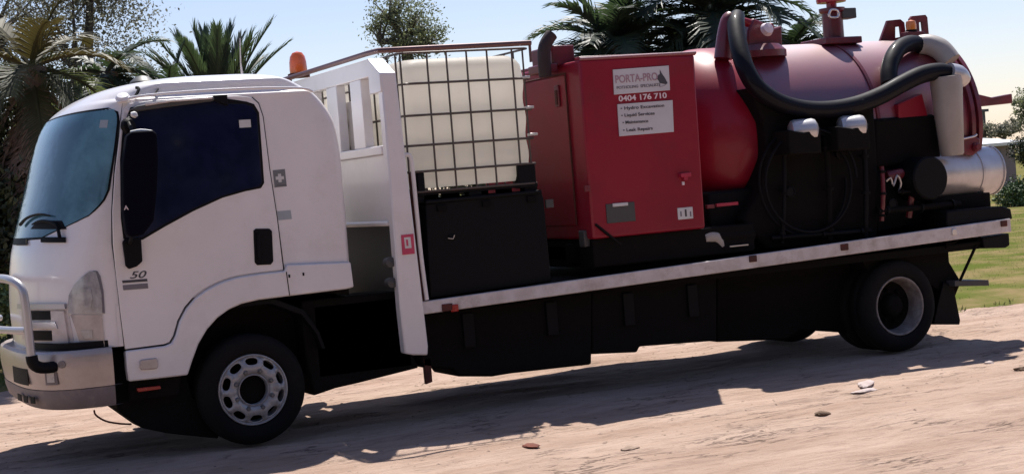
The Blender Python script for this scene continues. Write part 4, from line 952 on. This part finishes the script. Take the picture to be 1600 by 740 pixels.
# grass tufts (nobody could count them)
def blades(name, n, region, hgt, m_, label):
    m = MB(); vs = []; fs = []
    for _ in range(n):
        x, y = region(); z = gz(x, y); h = hgt*random.uniform(.5, 1.3); a = random.uniform(0, 2*pi); dx, dy = cos(a)*.006, sin(a)*.006
        lx, ly = random.gauss(0, .4)*h, random.gauss(0, .4)*h; i = len(vs)
        vs += [(x-dx, y-dy, z), (x+dx, y+dy, z), (x+lx, y+ly, z+h)]; fs.append((i, i+1, i+2))
    m.v = vs; m.f = fs; m.open = 1
    o = m.build(name, m_, None, smooth=False); tag(o, label, 'grass', kind='stuff'); return o
def rg():
    while 1:
        x = random.uniform(8.2, 26); y = random.uniform(2.2, 26)
        if y < verge(x, y)+.15*random.random(): continue
        # along the line of sight past the tail of the truck
        sx = (x-CAM.x)/(y-CAM.y)
        if not .74 < sx < 1.02: continue
        if nz(x, y, .9, 9) < -.25*random.random() - .0 and y-verge(x, y) < 4: continue
        return x, y
M['blade'] = leafmat('grass_blade', (.12, .16, .035), (.09, .09, .035)); 
blades('grass_tufts', 60000, rg, .06, 'blade', 'short sunlit grass on the verge beyond the tail of the truck')
def rg2():
    return random.uniform(-2.6, 1.5), random.uniform(6.6, 12)
blades('dry_grass', 14000, rg2, .10, 'blade', 'dry grass beyond the front bumper of the truck')

# loose stones and clods, two pale ones standing in for sun flecks
def stone(px, py, r, m_, label, cat='stone', sq=.5, st_=(1.3, 1, 1)):
    c = G(px, py); b = bmesh.new(); bmesh.ops.create_icosphere(b, subdivisions=3, radius=1)
    sd_ = random.random()*50
    for v in b.verts:
        p = v.co.copy(); k = 1+.35*noise.noise(p*1.3+Vector((sd_, 0, 0)))+.15*noise.noise(p*3.5+Vector((0, sd_, 0)))
        v.co = Vector((p.x*r*st_[0]*k, p.y*r*st_[1]*k, p.z*r*sq*k))
    me = bpy.data.meshes.new('stone'); b.to_mesh(me); b.free(); me.materials.append(M[m_]); me.shade_smooth(); me.set_sharp_from_angle(angle=radians(30))
    o = bpy.data.objects.new('stone', me); COL.objects.link(o); o.location = (c.x, c.y, gz(c.x, c.y)+r*sq*.35); tag(o, label, cat); o.rotation_euler.z = random.random()*3; return o
M['clod'] = mat('dirt_clod', (.36, .26, .20), .95, col2=(.22, .15, .11), nscale=20, bump=.5, bscale=60)
M['redclod'] = mat('red_brick_chip', (.20, .055, .03), .9, col2=(.12, .04, .03), nscale=20, bump=.4)
M['palestone_sunfleck'] = mat('pale_stone_and_sun_fleck', (.48, .40, .38), .8, col2=(.36, .28, .26), nscale=15, bump=.4)  # also colours the lumps that imitate flecks of sunlight
M['brownclod'] = mat('brown_clod', (.15, .095, .06), .95, bump=.5, bscale=60)
stone(830, 698, .055, 'redclod', 'reddish brick chip lying on the sand in front of the truck, below the tote', sq=.3, st_=(1.6, .8, 1))
stone(984, 700, .055, 'clod', 'flat pale clod on the sand in front of the truck, below the sign', sq=.25, st_=(1.4, .9, 1))
stone(1286, 648, .045, 'brownclod', 'dark brown stone on the sand, just below the shadow of the pump')
stone(1354, 602, .075, 'palestone_sunfleck', 'broad pale flat lump standing in for a sun fleck inside the truck shadow near the rear wheel', sq=.3, st_=(2.3, .8, 1))  # this lump and the next replace sun flecks on the shaded sand
stone(1350, 610, .06, 'palestone_sunfleck', 'lower pale flat lump standing in for a sun fleck inside the truck shadow, touching the broad one', sq=.22, st_=(2.2, .8, 1))
stone(1545, 566, .035, 'palestone_sunfleck', 'little pale stone at the tip of the tail shadow')
stone(1594, 578, .04, 'brownclod', 'dark stone at the right edge of the picture')
# scattered grit: stuff
m = MB(); rnd = random.Random(3)
for _ in range(2600):
    x = rnd.uniform(-2, 12); y = rnd.uniform(-2.9, 3) if rnd.random() < .7 else rnd.uniform(1.5, 6); r = rnd.choice([.005, .006, .008, .01, .012, .016])*rnd.uniform(.6, 1.2); z = gz(x, y)
    a = rnd.random()*3; vs = []
    for dx, dy, dz in ((1, 0, 0), (0, 1, .1), (-1, 0, 0), (0, -1, .1), (.1, .1, .5), (0, 0, -.6)):
        vs.append((x+r*(dx*cos(a)*1.5-dy*sin(a)), y+r*(dx*sin(a)*1.5+dy*cos(a)), z+r*dz))
    m.add(vs, [(0, 1, 4), (1, 2, 4), (2, 3, 4), (3, 0, 4), (1, 0, 5), (2, 1, 5), (3, 2, 5), (0, 3, 5)])
o = m.build('grit', 'clod', None, smooth=False); tag(o, 'small loose stones and crumbs of dirt scattered over the sand', 'gravel', kind='stuff')

#==================================================================== VEGETATION
def frond(name, base, az, el, L, leaf, width, m_, parent, droop=1.0, fold=.5, n=44, fwd=0, seed=0, ragged=0):
    r = random.Random(seed); pts = []; d = Vector((cos(az)*cos(el), sin(az)*cos(el), sin(el))); p = Vector(base); k = 14
    for i in range(k+1):
        pts.append(p.copy()); p = p+d*(L/k); d = (d+Vector((0, 0, -1))*droop*(.35/k)*(1+2.4*i/k)*2).normalized()
    m = MB(); m.open = 1; m.tube(pts, [.028*(1-i/k)+.006 for i in range(k+1)], 5)
    for i in range(n):
        u = .12+.88*i/n; f = u*k; j = min(int(f), k-1); q = pts[j].lerp(pts[j+1], f-j); t = (pts[j+1]-pts[j]).normalized()
        s = t.cross(Vector((0, 0, 1)))
        s = s.normalized() if s.length > .05 else Vector((sin(az), -cos(az), 0))
        up = s.cross(t)
        if ragged and r.random() < ragged: continue
        for sg in (1, -1):
            ll = leaf*(sin(pi*(.12+.80*u))**.6)*r.uniform(.8, 1.12)
            dr = (s*sg*(1.0-.45*fwd) + t*(.45+.7*u+fwd) + up*(fold*.5+r.uniform(-.15, .15)) ).normalized()
            e1 = q+dr*ll*.55; e2 = q+dr*ll+Vector((0, 0, -1))*ll*r.uniform(.10, .35)*droop
            wv = t*width*.5
            m.add([q-wv, q+wv, e1+wv*.9, e1-wv*.9, e2], [(0, 1, 2, 3), (3, 2, 4)])
    return m.build(name, m_, parent, smooth=False)
def palm(label, base, h, nf, L, leaf, m_='palm', dead=10, lean=(0, 0), seed=1, elmin=-.5, elmax=1.35, width=.035, skirt=0, deadL=None, trunk_r=.16, droop=1.0, upm=None, fwd=0):
    r = random.Random(seed)
    t = thing('palm_tree', label, 'palm tree', (base[0], base[1], 0))
    top = Vector((base[0]+lean[0], base[1]+lean[1], h)); pts = [Vector((base[0], base[1], -.1)).lerp(top, i/8)+Vector((lean[0]*.2*sin(i/8*pi), 0, 0)) for i in range(9)]
    m = MB(); m.tube(pts, [trunk_r*(1.25-.35*i/8)*(1+.08*(i % 2)) for i in range(9)], 14, 4); m.build('trunk', 'bark', t)
    for i in range(nf):
        az = i*2.399+r.uniform(-.25, .25); u = (i+.5)/nf; el = elmax+(elmin-elmax)*u**.8
        mm = upm if (upm and u < .35) else m_
        frond('frond', top+Vector((0, 0, -.05*u)), az, el, L*r.uniform(.85, 1.1)*(.8+.25*u), leaf, width, mm, t, droop*(.6+.6*u), seed=seed*100+i, fwd=fwd)
    for i in range(dead):
        az = i*2.399+r.uniform(-.5, .5); el = r.uniform(-1.35, -.6)
        frond('dead_frond', top+Vector((0, 0, -.15-skirt*i/max(1, dead))), az, el, (deadL or L*.7)*r.uniform(.7, 1.1), leaf*.7, width*.9, 'dead', t, .8, seed=seed*100+50+i, n=30, ragged=.15)
    return t
def foliage(m, c, rx, ry, rz, n, size, rnd, hollow=.35, clump=None):
    # many small leaf faces gathered round random twig centres
    tw = clump or max(8, n//60); cs = []
    for _ in range(tw):
        while 1:
            p = Vector((rnd.uniform(-1, 1), rnd.uniform(-1, 1), rnd.uniform(-1, 1)))
            l = p.length
            if hollow < l < 1*(.8+.35*noise.noise(p*2.1+Vector(c)*.3)+.1): break
        cs.append(Vector((c[0]+p.x*rx, c[1]+p.y*ry, c[2]+p.z*rz)))
    vs = m.v; fs = m.f; cr = min(rx, ry, rz)*.24
    for i in range(n):
        q = cs[rnd.randrange(tw)]; p = q+Vector((rnd.gauss(0, cr), rnd.gauss(0, cr), rnd.gauss(0, cr*.8)))
        a = Vector((rnd.gauss(0, 1), rnd.gauss(0, 1), rnd.gauss(0, 1))).normalized(); b = a.cross(Vector((rnd.gauss(0, 1), rnd.gauss(0, 1), rnd.gauss(0, 1)))).normalized()
        s = size*rnd.uniform(.6, 1.4); k = len(vs)
        vs += [tuple(p-b*s*.25), tuple(p+a*s*.5+b*s*.1), tuple(p+b*s*.25+a*s*.1), tuple(p-a*s*.5)]; fs.append((k, k+1, k+2, k+3))
    return cs
def tree(name, label, base, h, lobes, n, size, m_, cat='tree', seed=1, tr=.14, hollow=.2, limbs=True, clump=None):
    rnd = random.Random(seed); t = thing(name, label, cat, (base[0], base[1], 0)); m = MB(); m.open = 1; allc = []
    for (dx, dy, z, rx, ry, rz, wgt) in lobes:
        allc.append(foliage(m, (base[0]+dx, base[1]+dy, z), rx, ry, rz, int(n*wgt), size, rnd, hollow, clump))
    m.build('crown', m_, t, smooth=False)
    tk = MB(); z0 = min(l[2]-l[5]*.3 for l in lobes)
    tk.tube([(base[0], base[1], -.1), (base[0]+.05, base[1], z0*.5), (base[0], base[1], z0)], [tr*1.3, tr, tr*.8], 10, 3); tk.build('trunk', 'bark', t)
    if limbs:
        lm = MB()
        for (dx, dy, z, rx, ry, rz, wgt), cs in zip(lobes, allc):
            s0 = Vector((base[0], base[1], z0)); mid0 = Vector((base[0]+dx, base[1]+dy, z-rz*.35))
            lm.tube([s0-Vector((0, 0, .2)), s0.lerp(mid0, .5)+Vector((rnd.gauss(0, .05), 0, 0)), mid0], [tr*.7, tr*.5, tr*.4], 7, 3)
            for q in cs[:26]:
                md = mid0.lerp(q, .5)+Vector((rnd.gauss(0, .1), rnd.gauss(0, .1), rnd.uniform(0, .2)))*rx*.3
                lm.tube([mid0, md, q], [tr*.3, tr*.15, tr*.05], 5, 2)
        lm.build('limb', 'bark', t)
    return t
def at(px, py, y): p = P(px, py, y); return p
# far-left date palm with a brown skirt
p = at(48, 105, 8); palm('tall palm at the far left edge with a brown skirt of dead fronds', (p.x, p.y), p.z, 16, 1.35, .42, 'palm', 75, seed=3, elmin=-.9, skirt=2.2, deadL=.95, trunk_r=.2, upm='palmyel', droop=1.1, width=.03)
p = at(165, 95, 9.5); palm('leaning palm with long feathery fronds just behind the cab roof front', (p.x-.5, p.y), p.z-.15, 16, 1.15, .32, 'palmdark', 26, lean=(.5, 0), seed=5, elmin=-.9, elmax=.9, skirt=.9, deadL=.8, droop=1.25)
p = at(262, 148, 10); palm('small dark windblown palm behind the middle of the cab roof', (p.x, p.y), p.z-.2, 9, 1.1, .26, 'palmdark', 4, seed=8, elmin=.1, elmax=1.5, droop=1.0, width=.028)
p = at(338, 150, 11); palm('upright stiff dark palm standing behind the rear half of the cab roof', (p.x, p.y), p.z-.35, 30, 1.55, .42, 'palmdark', 6, seed=11, fwd=.9, elmin=.85, elmax=1.54, droop=.3, width=.055)
p = at(1112, 22, 9.5); palm('big blue-green palm towering behind the boom post of the tank', (p.x, p.y), p.z, 44, 2.1, .6, 'palmdark', 30, seed=14, elmin=-1.0, elmax=1.3, skirt=.7, deadL=.95, droop=1.2, width=.05, trunk_r=.24)
p = at(958, 62, 10); palm('dark bushy palm behind the power box, left of the tallest palm', (p.x, p.y), p.z-.1, 44, 1.5, .55, 'palmdark', 30, seed=17, elmin=-1.0, elmax=1.3, skirt=.6, deadL=.9, droop=1.15, width=.045, trunk_r=.24)
p = at(1235, 45, 10); palm('palm with silvery fronds behind the float column on the tank top', (p.x, p.y), p.z-.3, 22, 1.2, .40, 'palmdark', 14, seed=21, elmin=-.7, elmax=1.0, skirt=.3, droop=1.3, width=.04)
# trees
p = at(115, 60, 16); tree('casuarina_tree', 'tall feathery dark tree behind the left palms, reaching the top of the picture', (p.x, p.y), 7, [(0, 0, p.z, 1.5, 1.2, 1.7, .6), (-1.3, 0, p.z+.5, 1.2, 1.2, 1.2, .3), (.4, .3, p.z+1.1, 1.0, 1., .9, .25), (-.3, 0, p.z-1.9, 1.3, 1.2, 1.2, .4)], 20000, .06, 'oak', seed=4, tr=.16)
p = at(632, 42, 15); tree('gum_tree', 'airy gum tree with a rounded grey-green crown behind the cream tote', (p.x, p.y), 6, [(0, 0, p.z+.0, .62, .6, .62, .6), (-.25, 0, p.z+.25, .40, .4, .35, .2), (.40, 0, p.z-.15, .34, .4, .42, .2), (-.48, 0, p.z-.1, .28, .3, .45, .08)], 6500, .052, 'gum', seed=9, tr=.13, hollow=.1)
# low shrubbery
p = at(30, 330, 8); tree('shrub', 'dense dark shrub thicket beyond the windscreen at the left edge', (p.x, p.y), 3, [(-.3, 0, 1.7, 1.3, .8, 1.2, .5), (.6, .2, 1.2, 1.2, .8, 1.2, .5), (-.2, .5, 2.5, 1.2, .6, .7, .3)], 15000, .09, 'shrub', 'shrub', seed=12, tr=.06, hollow=.0)
p = at(150, 220, 10); tree('shrub', 'dark shrub mass behind the front of the cab, under the leaning palm', (p.x, p.y), 3, [(0, 0, 2.0, 1.4, .9, 1.1, .5), (-1.2, .3, 1.5, 1.2, .8, 1.3, .5)], 14000, .09, 'shrub', 'shrub', seed=13, tr=.06, hollow=.0)
p = at(10, 470, 6.6); tree('shrub', 'small bright green weed clump beyond the bull bar', (p.x, p.y), 1, [(0, 0, .9, .28, .2, .3, 1)], 1500, .06, 'shrubl', 'shrub', seed=15, tr=.02, hollow=.0, limbs=False)
# right edge, far beyond the grass
p = at(1568, 203, 42); tree('tree', 'hazy grey-green tree behind the pale shed roof, right of the tank arm', (p.x, p.y), 4, [(0, 0, p.z, .5, .8, .35, .5), (-.65, .4, p.z-.05, .5, .8, .4, .4), (.6, 0, p.z+.2, .3, .6, .5, .2)], 3200, .10, 'oak', seed=16, tr=.08)
p = at(1603, 165, 34); tree('tree', 'light leafy tree cut off by the right edge of the picture', (p.x, p.y), 5, [(0, 0, p.z, .38, .6, .55, .6), (.3, 0, p.z+.4, .4, .6, .5, .3), (.2, 0, p.z-.7, .45, .6, .5, .3)], 2600, .10, 'gum', seed=18, tr=.08)
p = at(1604, 232, 30); tree('shrub', 'dark rounded bush at the right edge above the grass', (p.x, p.y), 3, [(0, 0, p.z-.1, .42, .6, .55, 1)], 4000, .08, 'shrub', 'shrub', seed=19, tr=.08, hollow=0)
for k, (a, b, sc, lb) in enumerate(((1580, 278, 1., 'bright weedy shrub at the far side of the grass, right of the barrel'), (1600, 283, 1.2, 'bright weedy shrub cut off by the right edge, at the far side of the grass'))):
    p = at(a, b, 24); tree('shrub', lb, (p.x, p.y), 1, [(0, 0, .35*sc, .5, .5, .35*sc, 1)], 2600, .08, 'shrubl', 'shrub', seed=30+k, tr=.03, hollow=0, limbs=False)
tb = MB(); tb.open = 1; rt = random.Random(77)  # unseen trees added behind the camera to deepen shade and window reflections
for k in range(15):
    xx = -34+k*5+rt.uniform(-1, 1); foliage(tb, (xx, -25+rt.uniform(-2, 2), rt.uniform(4.2, 5.2)), 3.6, 2.4, rt.uniform(5.0, 6.2), 2000, .95, rt, 0)
tbo = tb.build('added_tree_belt', 'shrub', None, smooth=False); tag(tbo, 'unseen belt of trees added behind the camera to cut sky light and darken the cab windows', 'trees', kind='stuff')
# fallback row of far trees so that the horizon is closed
k = 0
for (px_, y_, s, lb) in ((700, 70, 1.5, 'distant dark tree on the horizon hidden behind the tote'), (1250, 80, 1.6, 'distant dark tree on the horizon behind the tank')):
    p = at(px_, 200, y_); k += 1
    tree('tree', lb, (p.x, p.y), 5, [(0, 0, 1.9*s, 3.2*s, 2, 1.6*s, .6), (3*s, 0, 1.6*s, 2.4*s, 2, 1.3*s, .4)], 5000, .35, 'shrub', seed=40+k, tr=.25, hollow=0)

# shed with a pale roof
sh = at(1560, 215, 36); L0 = at(1524, 216, 36); L1 = at(1590, 216, 36)
shed = thing('shed', 'low shed with a bright pale metal roof beyond the grass at right', 'shed', (sh.x, 37.5, 0))
MB().box(L0.x, L1.x, 36.2, 39, 0, sh.z-.3).build('wall', 'shed', shed)
MB().prismx([(35.8, sh.z-.32), (39.3, sh.z+.10), (39.3, sh.z+.16), (35.8, sh.z-.20)], L0.x-.3, L1.x+.2).build('roof', 'shedroof', shed)
MB().box(L0.x+.5, L0.x+1.3, 36.12, 36.2, 0, 1.6).build('door', 'houseblk', shed)
hb0 = at(1519, 172, 60); hb1 = at(1548, 210, 60)
hs = thing('house', 'dark flat-topped building just right of the tank end, behind the shed', 'house', ((hb0.x+hb1.x)/2, 62, 0))
MB().box(hb0.x-1.5, hb1.x-.3, 60, 65, 0, hb0.z-.15).build('wall', 'houseblk', hs)
MB().box(hb0.x-1.6, hb1.x-.2, 59.8, 65.2, hb0.z-.15, hb0.z).build('roof', 'houseblk', hs)
MB().box(hb1.x-1.5, hb1.x-.9, 59.93, 60, hb0.z-1.2, hb0.z-.6).build('window', 'glass', hs)
